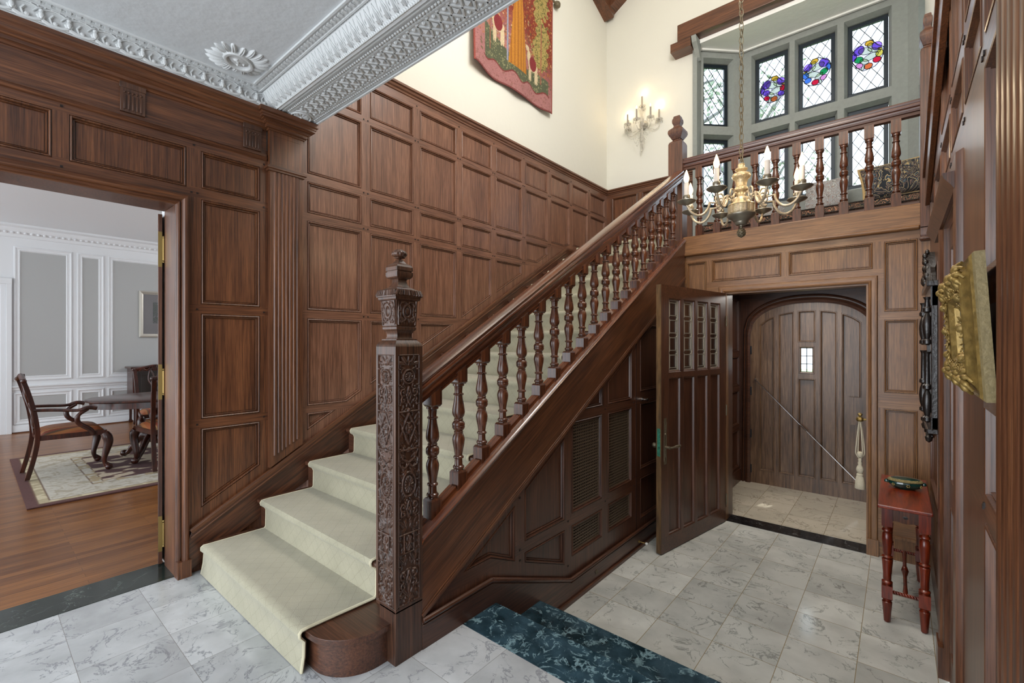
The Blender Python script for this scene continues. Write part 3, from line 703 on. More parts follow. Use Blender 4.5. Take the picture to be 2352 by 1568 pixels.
# ---- vestibule
mb = MB(); VL = frame_map('L', -1.51)
panelled(mb, VL, rect(4.9, -.32, 6.2, 2.0), [rect(a, b0, a+.36, b1) for a in (4.96, 5.38, 5.80) for b0, b1 in ((-.14, .32), (.38, .80), (.86, 1.22), (1.28, 1.92))], rails=[(.32, .38), (.80, .86), (1.22, 1.28)])
mb.X = VL; mb.box(4.9, -.32, 0, 6.2, -.17, .014, 0)
mb.X = Matrix(); mb.box(-.10, 4.9, -.32, -.05, 6.2, 2.0, 0); mb.box(-1.51, 4.90, -.32, -1.27, 4.93, 2.0, 0); mb.box(-.2, 4.90, -.32, -.05, 4.93, 2.0, 0)
mb.box(-1.55, 4.9, 1.98, 0, 6.25, 2.04, 1)
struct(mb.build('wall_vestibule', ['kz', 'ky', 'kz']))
DC, DW = -.796, .604
def arch(x, e=0, zt=1.864, zs=1.50): t = min(1, abs(x-DC)/(DW+e)); return zs+(zt+e-zs)*(1-t**2.3)**(1/2.1)
FD = frame_map('E', 6.2)
mb = MB(FD)
xs = [DC-DW+2*DW*i/40 for i in range(41)]
hole = [(DC-DW, -.30), (DC+DW, -.30)]+[(x, arch(x)) for x in reversed(xs)]
mb2 = MB(); loops = rect(-1.52, -.32, 0, 2.0)
notch = [(-1.52, -.32), (DC-DW, -.32)]+[(x, arch(x)) for x in xs]+[(DC+DW, -.32), (-.05, -.32), (-.05, 2.0), (-1.52, 2.0)]
panelled(mb, FD, notch, [], rails=[(1.9, 2.0)])
def archband(mb, e0, e1, c0, c1, m=0):
    pr = [(e0, c0), (e0, c1), ((e0+e1)/2, c1+.012), (e1, c1), (e1, c0)]; rings = []
    path = [(DC-DW, -.32, -1, 0)]+[(x, arch(x), (x-DC)/DW*.9, 1-.1*abs((x-DC)/DW)) for x in xs]+[(DC+DW, -.32, 1, 0)]
    for x, z, nx, nz in path:
        L = math.hypot(nx, nz); rings.append([(x+nx/L*e, z+nz/L*e, c) for e, c in pr])
    mb.loft(rings, m)
archband(mb, -.012, .045, -.05, .03, 1); archband(mb, .06, .085, 0, .02, 1)
struct(mb.build('wall_front', ['kz', 'kx', 'kz']))
M['fdoor'] = wood('grey_brown_oak_door', 2, rgb(66, 46, 32), rgb(108, 80, 58), rgb(138, 108, 82), rough=.4, fine=70)
mb = MB(); FD2 = frame_map('E', 6.205)
bx = [-1.315, -1.112, -.912, -.700, -.500, -.285]; dpan = []
for i in range(5):
    a0, a1 = bx[i]+.018, bx[i+1]-.018; n = 8
    top = [(a1+(a0-a1)*j/n, arch(a1+(a0-a1)*j/n)-.10-(.05 if i in (0, 4) else 0)*abs(((a1+(a0-a1)*j/n)-DC)/DW)**6) for j in range(n+1)]
    if i == 2:
        dpan += [[(a0, -.16), (a1, -.16), (a1, .98), (a0, .98)], [(a0+.01, 1.035), (a1-.01, 1.035), (a1-.01, 1.35), (a0+.01, 1.35)], [(a0, 1.395), (a1, 1.395)]+top]
    else: dpan.append([(a0, -.16), (a1, -.16)]+top)
DP = [(0, 0), (.003, .005), (.010, .005), (.014, -.006), (.020, -.010)]
oo = [(DC-DW-.03, -.33), (DC+DW+.03, -.33), (DC+DW+.03, 1.5)]+[(DC+(x-DC)*1.05, arch(x)+.03) for x in reversed(xs[1:-1])]+[(DC-DW-.03, 1.5)]
panelled(mb, FD2, oo, dpan, rails=[(-.32, -.16)], prof=DP+[(.02, -.04)], opens=(3,))
mb.X = FD2; mb.box(-.415, .50, .002, -.25, .80, .012, 0)
d1 = struct(mb.build('door_1', ['fdoor', 'fdoor', 'fdoor']))
def bars(mb, X, a0, a1, z0, z1, nc, nr, w=.006, c=0):
    mb.X = X
    for i in range(nc+1): a = a0+(a1-a0)*i/nc; mb.bar((a, z0, c), (a, z1, c), w, w)
    for i in range(nr+1): b = z0+(z1-z0)*i/nr; mb.bar((a0, b, c), (a1, b, c), w, w)
wa0, wa1 = bx[2]+.018+.01+.02, bx[3]-.018-.01-.02
mb = MB(FD2); mb.box(wa0, 1.05, -.022, wa1, 1.335, -.018); mb.build('pane', 'glass', d1, smooth=0)
mb = MB(); bars(mb, FD2, wa0, wa1, 1.055, 1.33, 2, 3, .008, -.018); mb.build('glazing_bar', 'lead', d1, smooth=0)
mb = MB(FD2)
for z in (1.30, .80, .28, -.15): mb.box(DC-DW+.002, z-.05, .0, DC-DW+.022, z+.05, .012)
mb.build('hinge', 'iron', d1, bevel=.002)
mb = MB(FD2); mb.tube([(-1.337, .947, .03), (-.84, .42, .03), (-.336, -.108, .03)], .005, 6); mb.tube([(-.86, .445, .03), (-.80, .382, .03)], .010, 8)
mb.lathe([(.014, 0), (.012, .02), (.004, .03)], (-1.337, .947, 0), 10); mb.lathe([(.014, 0), (.012, .02), (.004, .03)], (-.336, -.108, 0), 10)
mb.build('cross_rod', 'chrome', d1)
# panelling hidden below the bay and beside the landing
mb = MB(); mb.box(XL, YB+.01, -.3, -1.97, YB+.15, 2.4); mb.box(-1.97, YB+.12, 2.0, .6, YB+.2, 2.45); mb.box(XR+.4, YE+.05, 2.4, XR+.5, 6.2, 7.6)
struct(mb.build('wall_end', 'plaster', smooth=0))
# ---- foyer ceiling with its cornice, beam and ornaments
CZ = 3.05
mb = MB(); mb.box(-3.6, -3, CZ, XR+.3, 1.62, CZ+.25); ceil = struct(mb.build('ceiling', 'ceil', smooth=0))
mb = MB(); mb.box(-3.30, -3, 2.938, -3.20, 1.30, CZ+.02)             # frieze face beside the cornice
XF = frame_map('L', -3.20); mb.X = XF
DB = .062
y = -.9; i = 0
P_ = .098
while y < 1.26:
    if y > -.2:
        ring = [(y+.058*math.cos(t), 2.992+.034*math.sin(t), .004) for t in [PI*1.0+PI*k/8 for k in range(9)]]
        mb.tube(ring, .0105, 6); ring = [(y+.052*math.cos(t), 3.0+.034*math.sin(t), .003) for t in [PI*.05+PI*.9*k/6 for k in range(7)]]; mb.tube(ring, .004, 5)
        mb.ball((y+.049, 2.990, .006), .017, 8, sx=.7, sy=1.3); mb.ball((y+.049, 3.012, .008), .010, 6, sy=1.2)
        mb.ball((y, 2.972, .004), .013, 6); mb.tube([(y-.012, 2.965, .004), (y-.02, 2.99, .008), (y-.008, 3.01, .006)], .006, 5)
        mb.tube([(y+.02, 3.0, .004), (y+.035, 3.02, .006), (y+.049, 3.03, .004)], .004, 5)
    y += P_
y = -.2
while y < 1.25: mb.ball((y, 3.037, .004), .0055, 5); y += .0245
mb.bar((-3, 2.944, 0), (1.28, 2.944, 0), .018, .012); mb.bar((-3, 2.958, .003), (1.28, 2.958, .003), .006, .01)
mb.X = Matrix()
struct(mb.build('trim_16', 'white'))
# dentil band on the ceiling, along the left side and along the beam
mb = MB(); mb.box(-3.2, -3, CZ-.006, -3.135, 1.235, CZ+.01); mb.box(-3.135, 1.17, CZ-.006, XR, 1.235, CZ+.01)
mb.box(-3.2, -3, CZ-.014, -3.19, 1.235, CZ); mb.box(-3.19, 1.225, CZ-.014, XR, 1.235, CZ)
mb.box(-3.145, -3, CZ-.012, -3.132, 1.166, CZ-.0005); mb.box(-3.145, 1.166, CZ-.0125, XR, 1.178, CZ-.0005)
y = -.3
while y < 1.18: mb.box(-3.178, y, CZ-.013, -3.156, y+.018, CZ-.004); mb.box(-3.172, y+.022, CZ-.010, -3.162, y+.030, CZ-.004); y += .036
x = -3.12
while x < XR: mb.box(x, 1.190, CZ-.013, x+.018, 1.212, CZ-.004); mb.box(x+.022, 1.196, CZ-.010, x+.030, 1.206, CZ-.004); x += .036
struct(mb.build('trim_17', 'white', smooth=0))
# beam: cove with leaves, rope edge, latticed soffit
mb = MB(); BX0 = -3.245
cove = [(1.235, CZ), (1.245, CZ-.012), (1.262, CZ-.05), (1.285, CZ-.078), (1.318, CZ-.092), (1.322, 2.953), (1.34, 2.948), (1.34, 2.956), (1.59, 2.956), (1.59, 2.944), (1.602, 2.944), (1.608, 2.962), (1.608, 3.4), (1.235, 3.4)]
mb.prism(cove, BX0, XR+.02, 0, 0)
x = BX0+.05
while x < XR:
    for dx, h in ((0, 1), (.033, .55)):
        pts = [(x+dx, 1.246, CZ-.020), (x+dx, 1.262, CZ-.053), (x+dx, 1.284, CZ-.081), (x+dx, 1.306, CZ-.090)]
        if h == 1:
            mb.tube(pts, [.004, .009, .013, .006], 6)
            for s in (-1, 1): mb.tube([(x+s*.004, 1.25, CZ-.03), (x+s*.02, 1.268, CZ-.064), (x+s*.016, 1.300, CZ-.088)], [.003, .005, .003], 5)
        else: mb.tube(pts[:3], [.003, .004, .003], 5)
    x += .066
x = BX0
while x < XR: mb.ball((x, 1.243, CZ-.008), .005, 5); x += .016
x = BX0
while x < XR:
    mb.tube([(x-.008, 1.314, CZ-.088), (x, 1.318, CZ-.098), (x+.008, 1.324, CZ-.092)], .0075, 5); x += .0165
struct(mb.build('ceiling_beam', 'white'))
mb = MB(); zs = 2.956
def sof(pts, r=.0055): mb.tube([(a, b, zs-.001) for a, b in pts], r, 6)
for yy, r in ((1.362, .005), (1.368, .003), (1.405, .0045), (1.545, .0045), (1.580, .005)): mb.bar((BX0, yy, zs), (XR, yy, zs), r*2, .010)
x = BX0+.20
while x < XR:
    c = 1.475; w = .075; h = .062
    sof([(x-w/2-.008, c-h), (x+w/2+.008, c+h)], .008); sof([(x-w/2-.008, c+h), (x+w/2+.008, c-h)], .008)
    q = x+w/2; mb.add([(q-.018, c, zs-.004), (q, c-.030, zs-.004), (q+.018, c, zs-.004), (q, c+.030, zs-.004), (q, c, zs-.016)], [(0, 1, 4), (1, 2, 4), (2, 3, 4), (3, 0, 4)], 0)
    for s in (-1, 1): mb.ball((x, c+s*.045, zs-.001), .012, 6)
    sof([(q-.026, c-.0), (q, c-.042), (q+.026, c), (q, c+.042), (q-.026, c)], .0035)
    x += w
x = BX0+.12
while x < XR:
    mb.ball((x, 1.385, zs-.002), .0085, 6, sx=1.1); sof([(x, 1.396), (x+.011, 1.376)], .004); mb.ball((x, 1.562, zs-.002), .0085, 6); x += .022
U, V, H = relief(.15, .15, 61, 61, [('petal', 0, .075, .055, .055, 12, .012), ('ring', 0, .075, .062, .062, .006, .012), ('dot', 0, .075, .013, .013, .017)], sym=False)
relief_mesh(mb, Matrix(((1, 0, 0, BX0+.10), (0, 1, 0, 1.40), (0, 0, -1, zs-.001), (0, 0, 0, 1))), U, V, H, 0)
mb.X = Matrix(); struct(mb.build('trim_18', 'bead'))
# corner cartouche
pr = [('dot', 0, .17, .050, .065, .022), ('ring', 0, .17, .062, .080, .014, .026), ('dot', .018, .19, .010, .008, .030), ('dot', 0, .165, .009, .016, .034), ('dot', 0, .14, .02, .007, .029)]
for t in range(5):
    a = PI/2+(t-2)*.42; pr.append(('leaf', .0+.10*math.cos(a)*.8, .17+.115*math.sin(a), .045, .014, a, .024)); a = -a; pr.append(('leaf', .10*math.cos(a)*.8, .17+.115*math.sin(a), .045, .014, a, .024))
for t in range(5): a = (t-2)*.30; pr.append(('leaf', .115*math.cos(a), .17+.10*math.sin(a), .055, .014, a, .024))
U, V, H = relief(.36, .34, 121, 113, pr, sym=True)
ca = math.radians(42)
mb = MB(); relief_mesh(mb, Matrix(((math.cos(ca), -math.sin(ca), 0, -2.945+.17*math.sin(ca)), (math.sin(ca), math.cos(ca), 0, 1.015-.17*math.cos(ca)), (0, 0, -1, CZ+.0008), (0, 0, 0, 1))), U, V, H, 0)
mb.build('plaster_cartouche', 'white', ceil)
# wall above the beam and high ceiling with rafters
mb = MB(); mb.box(XL, 1.35, 3.25, XR+.7, 1.6, 7.7); struct(mb.build('wall_front', 'plaster', smooth=0))
mb = MB(); mb.box(XL-.3, 1.3, 7.6, XR+1.2, 6.3, 7.8); struct(mb.build('ceiling', 'plaster', smooth=0))
mb = MB(); mb.bar((XL+.07, 6.02, 6.16), (XL+.07, 2.0, 7.72), .16, .20); mb.bar((XL+.05, 5.98, 6.19), (-.8, 5.98, 7.62), .13, .20, up=(0, 1, 0))
struct(mb.build('trim_19', 'oy', smooth=0, bevel=.006))
# ---- right wall
mb = MB(); R_ = frame_map('R', XR)
sc_ = [1.85, 2.35, 2.90, 3.52, 4.12, 4.70]
cR = [(1.40, 1.815)]+[(sc_[i]+.035, sc_[i+1]-.035) for i in range(5)]
rowsR = [(.42, .90), (.97, 2.165), (2.25, 2.465), (2.545, 3.06), (3.14, 3.40)]
pan = []
for i, (a0, a1) in enumerate(cR):
    for b0, b1 in rowsR:
        if b0 < 2 and a0 > 2.0 and a1 < 3.7: continue
        if b0 < 2 and i == 1: continue
        if b1 > 2.6 and a0 > 3.5: continue
        pan.append(rect(a0, b0, a1, b1))
for b0, b1 in ((-.12, .30), (.37, .88), (.95, 1.9)): pan.append(rect(3.83, b0, 4.64, b1))
pan = [p for p in pan if not (p[0][0] > 3.5 and p[2][1] < 2.2 and p[0][0] != 3.83)]
outer = [(-1.2, -.33), (2.54, -.33), (2.54, 1.975), (3.20, 1.975), (3.20, -.33), (YE, -.33), (YE, 3.45), (-1.2, 3.45)]
panelled(mb, R_, outer, pan, rails=[(2.168, 2.247), (2.468, 2.542), (3.063, 3.137), (.902, .968)])
pts = [(s+d, z) for s in sc_[:-1] for d in (-.018, .018) for z in (2.208, 2.505, 3.1) if not (z < 2 and s > 2)]+[(1.85, .935), (1.83, .945)]
pegs(mb, R_, pts, 3, .0065)
mb.X = Matrix(); mb.box(XR, -1.2, 3.45, XR+.05, YE, 3.46, 0)
struct(mb.build('wall_right', ['oz', 'oy', 'oz', 'peg']))
mb = MB(); mb.box(XR+.02, 1.5, 3.44, XR+.9, 6.2, 7.7); struct(mb.build('wall_right', 'plaster', smooth=0))
mb = MB(); mb.box(XR, 1.58, -.33, XR+.5, 2.54, 0)
pilaster('trim_20', R_, .95, 1.41, lambda y: 0, .013)
casing('trim_21', R_, 2.54, 3.20, -.32, 1.975, [(0, -.10), (0, .008), (.02, .010), (.05, .010), (.058, .020), (.10, .024), (.14, .020), (.15, 0), (.15, -.01)], ['oz', 'oy'], .16)
mb = MB(); mb.box(XR+.001, 3.203, -.32, XR+.20, 3.24, 1.99); mb.box(XR+.001, 2.50, -.32, XR+.20, 2.537, 1.99); mb.box(XR+.001, 2.50, 1.978, XR+.20, 3.24, 2.02); 
struct(mb.build('trim_22', 'oz', smooth=0))
mb = MB(); panelled(mb, frame_map('R', XR+.012), rect(2.54, -.31, 3.20, 1.97), [rect(2.66, -.12, 3.08, .60), rect(2.66, .72, 3.08, 1.86)]); struct(mb.build('door_4', ['oz', 'oy', 'oz']))
mb = MB(R_); mb.extr([(0, 1.985), (.022, 1.985), (.030, 2.0), (.052, 2.03), (.058, 2.05), (0, 2.055)], (2.42, 0, 0), (3.68, 0, 0), (0, 0, 1), (0, 1, 0))
struct(mb.build('trim_23', 'kz'))
# string of the upper flight rising along the right wall
mb = MB(); mb.prism([(4.80, 2.40), (4.80, 2.62), (3.0, 3.12), (2.0, 3.42), (2.0, 3.2), (3.0, 2.92)], XR-.030, XR-.002, 0); mb.bar((XR-.02, 4.8, 2.63), (XR-.02, 2.0, 3.43), .05, .03)
struct(mb.build('trim_24', 'os', bevel=.003))
# ---- side wall under the stair, facing the hall
SX = frame_map('L', -1.67)
mb = MB()
outer = [(1.33, 0), (1.83, 0), (1.83, -.16), (2.22, -.16), (2.22, -.32), (YE, -.32), (YE, low(YE)+.09), (1.33, low(1.33)+.09)]
def rl_(a, b0, b1): return (a, b0, b1)
fq = lambda y: low(y)-.035
def under(poly):
    return [(a, -b) for a, b in clip_below([(a, -b) for a, b in poly], lambda y: -fq(y))]
pan = [[(1.60, .243), (1.80, .243), (2.005, .150), (2.005, .47)],
       under([(2.095, .235), (2.515, .235), (2.515, .80), (2.095, .80)]), [(2.095, .112), (2.515, -.058), (2.515, .17), (2.095, .17)],
       [(2.598, .250), (3.008, .250), (3.008, .868), (2.598, .868)], [(2.598, -.035), (3.008, -.035), (3.008, .172), (2.598, .172)],
       [(3.10, .262), (3.50, .262), (3.50, .868), (3.10, .868)], [(3.10, -.035), (3.50, -.035), (3.50, .18), (3.10, .18)],
       [(2.75, .93), (3.018, .93), (3.018, 1.085)], under([(3.10, .93), (3.505, .93), (3.505, 1.6), (3.10, 1.6)]),
       under([(3.66, .98), (4.28, .98), (4.28, 1.55), (3.66, 1.55)]), rect(3.66, .32, 4.28, .88), rect(3.66, -.10, 4.28, .25)]
panelled(mb, SX, outer, pan, rails=[(.175, .232), (.255, .265), (.872, .926)], opens=(3, 4, 5, 6), prof=PROF)
pegs(mb, SX, [(2.05, .50), (2.05, .14), (2.05, .20), (2.555, .215), (2.555, .84), (2.555, -.08), (3.055, .90), (3.055, .215), (3.535, .90), (3.535, .215), (3.535, .29)], 3, .005)
mb.X = SX
for a in (3.585,): mb.box(a-.004, -.32, -.001, a+.004, 1.4, .002, 3)
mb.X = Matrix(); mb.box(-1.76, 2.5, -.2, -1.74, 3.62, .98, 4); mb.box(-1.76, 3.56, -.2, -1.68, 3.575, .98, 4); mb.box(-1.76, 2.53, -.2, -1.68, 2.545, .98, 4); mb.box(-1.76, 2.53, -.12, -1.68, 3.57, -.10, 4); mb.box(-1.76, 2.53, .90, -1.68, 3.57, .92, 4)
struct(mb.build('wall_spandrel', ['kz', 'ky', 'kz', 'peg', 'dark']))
# baseboard with its moulded cap, stepping down beside the marble steps
capl = [(1.33, .137), (1.795, .14), (2.56, -.165), (YE, -.165)]
mb = MB(); mb.prism([(1.33, -.001), (1.83, -.001), (1.83, -.16), (2.22, -.16), (2.22, -.32), (YE, -.32), (YE, -.17), (2.56, -.17), (1.795, .135), (1.33, .132)], -1.68, -1.652, 0)
for (a, b), (c, d) in zip(capl[:-1], capl[1:]):
    mb.tube([(-1.652, a, b-.004), (-1.652, c, d-.004)], .013, 8, 1); mb.bar((-1.655, a, b-.024), (-1.655, c, d-.024), .02, .006, 1)
mb.box(-1.652, 2.4, -.32, -1.635, YE, -.295)
struct(mb.build('baseboard_spandrel', ['ky', 'ky'], bevel=.002))
# ground and sky side outside
mb = MB(); mb.box(-14, 6.3, -.7, 12, 40, -.6); M['lawn'] = plain('lawn', rgb(120, 150, 90), .9, var=.3, bscale=3); struct(mb.build('ground', 'lawn', smooth=0))
# ---- dining room shell
DXL = -10.35; D_ = frame_map('L', DXL)
DP2 = [(0, 0), (.004, .016), (.018, .020), (.030, .010), (.050, .008), (.060, .014), (.072, 0)]
mb = MB()
ol = [(-3.5, 0), (-.9, 0), (-.9, 2.28), (.30, 2.28), (.30, 0), (5.5, 0), (5.5, 3.19), (-3.5, 3.19)]
top = [rect(.44, .80, 1.09, 2.87), rect(1.145, .80, 1.485, 2.87), rect(1.53, .80, 3.1, 2.87), rect(3.2, .8, 3.55, 2.87), rect(-3.2, .8, -1.1, 2.87)]
bot = [rect(.44, .13, 1.09, .62), rect(1.145, .13, 1.485, .62), rect(1.53, .13, 3.1, .62)]
panelled(mb, D_, ol, top+bot, prof=DP2, mats=(0, 0, 1))
mb.X = D_
mb.extr([(0, .655), (.015, .66), (.02, .69), (.035, .705), (.035, .72), (0, .725)], (.42, 0, 0), (5.5, 0, 0), (0, 0, 1), (0, 1, 0), 0)
mb.extr([(0, .0), (.02, .0), (.02, .10), (.01, .12), (0, .12)], (.42, 0, 0), (5.5, 0, 0), (0, 0, 1), (0, 1, 0), 0)
mb.extr([(0, 3.0), (.02, 3.01), (.03, 3.05), (.08, 3.09), (.10, 3.14), (.16, 3.16), (.16, 3.19), (0, 3.19)], (-3.5, 0, 0), (5.5, 0, 0), (0, 0, 1), (0, 1, 0), 0)
y = 0
while y < 2.6: mb.ball((y, 3.07, .06), .022, 6); y += .07
struct(mb.build('wall_dining_far', ['dwhite', 'dgrey'], smooth=30))
mb = MB(D_); mb.box(.30, 0, 0, .36, 2.34, .03); mb.box(.36, 0, 0, .42, 2.36, .045); mb.box(-.96, 2.282, 0, .423, 2.37, .048)
struct(mb.build('trim_25', 'dwhite', bevel=.004))
mb = MB(); mb.box(DXL-1.0, -1.6, 0, DXL-.95, 1.0, 3.4, 0); mb.box(DXL-1, -1.6, 3.0, DXL, 1, 3.05); mb.box(DXL-1, .95, 0, DXL-.02, 1.0, 3.0); struct(mb.build('wall_pantry', 'kz', smooth=0)); mb = MB(); mb.box(DXL-1.0, -1.6, -.05, DXL-.25, 1, 0); struct(mb.build('floor', 'oakfloor', smooth=0))
mb = MB(); mb.box(DXL-.3, -3.5, 3.19, -3.5, 5.6, 3.4); struct(mb.build('ceiling', 'dwhite', smooth=0))
mb = MB(); mb.box(DXL, .42, 0, DXL+.035, 5.5, .018); struct(mb.build('baseboard_dining', 'oy', smooth=0))
mb = MB(); mb.box(DXL, 5.4, 0, -3.5, 5.5, 3.19); struct(mb.build('wall_dining_right', 'dwhite', smooth=0))
# ================================================================ STAIRCASE
st = thing('staircase', (-2.4, Y0, 0), 'oak staircase with turned balusters climbing beside the panelled wall', 'staircase')
NX, NY, NH = -1.728, 1.257, .0735
def zc(y): return 1.4+(785-(560+y/5.225))*.00197
# lower newel
mb = MB()
mb.box(NX-.045, NY-NH, 0, NX+NH, NY+NH, .235); mb.box(NX-NH, NY-NH, .225, NX+NH, NY+NH, .245)
hh = NH-.007; mb.box(NX-hh, NY-hh, .24, NX+hh, NY+hh, 1.345)
for sx in (-1, 1):
    for sy in (-1, 1): mb.box(NX+sx*NH-(.016 if sx > 0 else 0), NY+sy*NH-(.016 if sy > 0 else 0), .245, NX+sx*NH+(.016 if sx < 0 else 0), NY+sy*NH+(.016 if sy < 0 else 0), 1.345)
mb.box(NX-NH, NY-NH, 1.342, NX+NH, NY+NH, zc(1225))
newel = mb.build('newel_post', 'carved', st, smooth=0, bevel=.002)
pf = [(1225, .0735), (1205, .071), (1180, .064), (1155, .055), (1142, .055), (1140, .043), (1110, .039), (1075, .040), (1045, .046), (1035, .051), (1025, .053), (1000, .053), (990, .050), (985, .053), (690, .0575), (680, .0645), (665, .067), (650, .067), (645, .072), (620, .0735), (600, .0705), (575, .060), (555, .052), (545, .049), (520, .033), (480, .025), (440, .0225), (425, .026), (420, .034), (405, .040), (380, .043), (345, .043), (342, .039), (330, .039), (327, .043), (285, .0425), (262, .038), (245, .029), (235, .022), (205, .014), (190, .012)]
mb = MB(); mb.sq([(r, zc(y)) for y, r in pf], (NX, NY, 0))
mb.sq([(.017, zc(175)), (.019, zc(165)), (.012, zc(158))], (NX, NY, 0))
fin = mb.build('finial', 'carved', newel, smooth=25)
mb = MB(); mb.lathe([(.004, zc(192)), (.014, zc(170)), (.018, zc(160)), (.028, zc(150)), (.033, zc(130)), (.033, zc(108)), (.027, zc(90)), (.018, zc(78)), (.016, zc(70)), (.004, zc(64))], (NX, NY, 0), 48, flute=.07, nf=14)
mb.build('knob', 'carved', newel, smooth=60)
# gadrooned lip of the cap
mb = MB()
for sx, sy, ax in ((0, -1, 'x'), (1, 0, 'y'), (-1, 0, 'y'), (0, 1, 'x')):
    for i in range(11):
        t = (i-5)/5.3
        e = .0665
        for (z0, o0, z1, o1) in ((zc(628), .0735, zc(560), .054),):
            p = (NX+(sx*o0 if ax == 'y' else t*o0), NY+(sy*o0 if ax == 'x' else t*o0), z0); q = (NX+(sx*o1 if ax == 'y' else t*o1), NY+(sy*o1 if ax == 'x' else t*o1), z1)
            m_ = tuple((a+b)/2+(.007*sx, .007*sy, .006)[k] for k, (a, b) in enumerate(zip(p, q)))
            mb.tube([p, m_, q], [.006, .0065, .004], 6)
mb.build('gadroon_moulding', 'carved', newel)
def yv(y): return 1.10*(1310-y)/1265
def shaft_prims():
    P = []; W = .115
    P += [('ring', 0, yv(158), .030, .030, .004, .0065), ('petal', 0, yv(158), .023, .023, 10, .007)]
    for s in (75, 1245):
        P += [('leaf', .022, yv(s), .026, .009, .9, .0065), ('leaf', .040, yv(s+14), .022, .008, .2, .006), ('leaf', 0, yv(s), .006, .024, 0, .006)]
    def scroll(y, d=1, r=.019):
        o = []
        for k in range(12):
            a = d*(-PI/2)+d*k*.55; rr = r*(1-.07*k); o.append((.030+rr*math.cos(a), yv(y)+rr*math.sin(a)))
        return ('line', o, .0045, .0065)
    for y in (235, 815, 1160): P += [scroll(y), ('dot', .030, yv(y), .006, .006, .007)]
    for y in (275, 850, 1215): P += [scroll(y, -1, .015)]
    for y in (250, 830, 1185): P += [('dot', 0, yv(y), .008, .012, .007), ('line', [(.0, yv(y-40)), (.012, yv(y)), (0, yv(y+40))], .0045, .006)]
    P += [('line', [(0, yv(335)), (.052, yv(335))], .004, .0055), ('dot', 0, yv(328), .009, .009, .007)]
    P += [('line', [(0, yv(345)), (.035, yv(420)), (0, yv(500)), ], .0045, .0065), ('petal', 0, yv(420), .021, .027, 4, .007)]
    for a, b in ((.042, 365), (.044, 475), (.038, 395), (.040, 450), (.046, 385), (.046, 460)): P.append(('leaf', a, yv(b), .020, .007, 1.0 if b < 420 else -1.0, .006))
    P += [('line', [(0, yv(530)), (.055, yv(530))], .0045, .006), ('dot', 0, yv(530), .011, .011, .0075), ('line', [(0, yv(595)), (.03, yv(575)), (.050, yv(535))], .004, .006), ('line', [(0, yv(600)), (.02, yv(620)), (.045, yv(610)), (.05, yv(580))], .004, .006)]
    P += [('dot', .032, yv(560), .008, .010, .006), ('leaf', .02, yv(640), .022, .007, 2.2, .006)]
    P += [('ring', 0, yv(705), .036, .054, .004, .0065), ('petal', 0, yv(705), .027, .042, 14, .0072)]
    for a, b in ((.048, 660), (.048, 750), (.045, 770)): P.append(('leaf', a, yv(b), .016, .006, 1.2, .0055))
    for a, b, g_ in ((.015, 905, 1.2), (.036, 900, .8), (.046, 930, 1.4), (.03, 935, -.6), (.018, 1075, 2.0), (.038, 1085, .9), (.045, 1055, 1.3), (.03, 1040, -.8)): P.append(('leaf', a, yv(b), .022, .008, g_, .006))
    P += [('line', [(.026, yv(955)), (.026, yv(1050))], .004, .0065), ('line', [(0, yv(955)), (.052, yv(955))], .0035, .006), ('line', [(0, yv(1050)), (.052, yv(1050))], .0035, .006), ('petal', 0, yv(1003), .020, .040, 8, .007)]
    for y in (120, 200, 300, 520, 600, 690, 780, 870, 980, 1110, 1230): P += [('dot', .048, yv(y), .004, .004, .0065), ('line', [(.044, yv(y)), (.057, yv(y))], .003, .0055)]
    P += [('line', [(.0555, 0), (.0555, 1.10)], .0028, .006), ('line', [(0, .002), (.058, .002)], .003, .006), ('line', [(0, 1.098), (.058, 1.098)], .003, .006)]
    P += [('petal', 0, yv(1290), .03, .03, 10, .006)]
    r_ = random.Random(9)
    for k in range(150):
        y = 1.10*(k+.5)/150; P.append(('leaf', r_.uniform(.008, .052), y, .011, .0042, r_.uniform(-1.6, 1.6), .0042))
    return P
U, V, H = relief(.115, 1.10, 81, 641, shaft_prims())
for k in range(2):
    mb = MB()
    X = Matrix(((1, 0, 0, NX), (0, 0, -1, NY-hh), (0, 1, 0, .245), (0, 0, 0, 1))) if k == 0 else Matrix(((0, 0, 1, NX+hh), (1, 0, 0, NY), (0, 1, 0, .245), (0, 0, 0, 1)))
    relief_mesh(mb, X, U, V, H*1.25+.0012); mb.build('carved_panel', 'carved', newel, smooth=60)
z0, z1 = zc(975), zc(690)
P = [('ring', 0, .060, .020, .027, .005, .006), ('dot', 0, .060, .013, .018, .0065), ('line', [(0, .035), (.012, .02), (.03, .012), (.042, .022), (.036, .038)], .004, .006), ('line', [(0, .09), (.012, .100), (.030, .098), (.040, .085), (.033, .074)], .004, .006), ('leaf', .034, .055, .006, .020, 0, .006), ('leaf', .022, .022, .018, .007, .8, .006), ('dot', .043, .060, .006, .006, .006), ('line', [(.0445, 0), (.0485, z1-z0)], .003, .005)]
U, V, H = relief(.10, z1-z0, 71, 81, P)
for k in range(2):
    mb = MB(); t = .004/(z1-z0)
    X = Matrix(((1, 0, 0, NX), (0, -t, -1, NY-.0535), (0, 1, 0, z0), (0, 0, 0, 1))) if k == 0 else Matrix(((0, t, 1, NX+.0535), (1, 0, 0, NY), (0, 1, 0, z0), (0, 0, 0, 1)))
    relief_mesh(mb, X, U, V, H+.0012); mb.build('carved_panel', 'carved', newel, smooth=60)
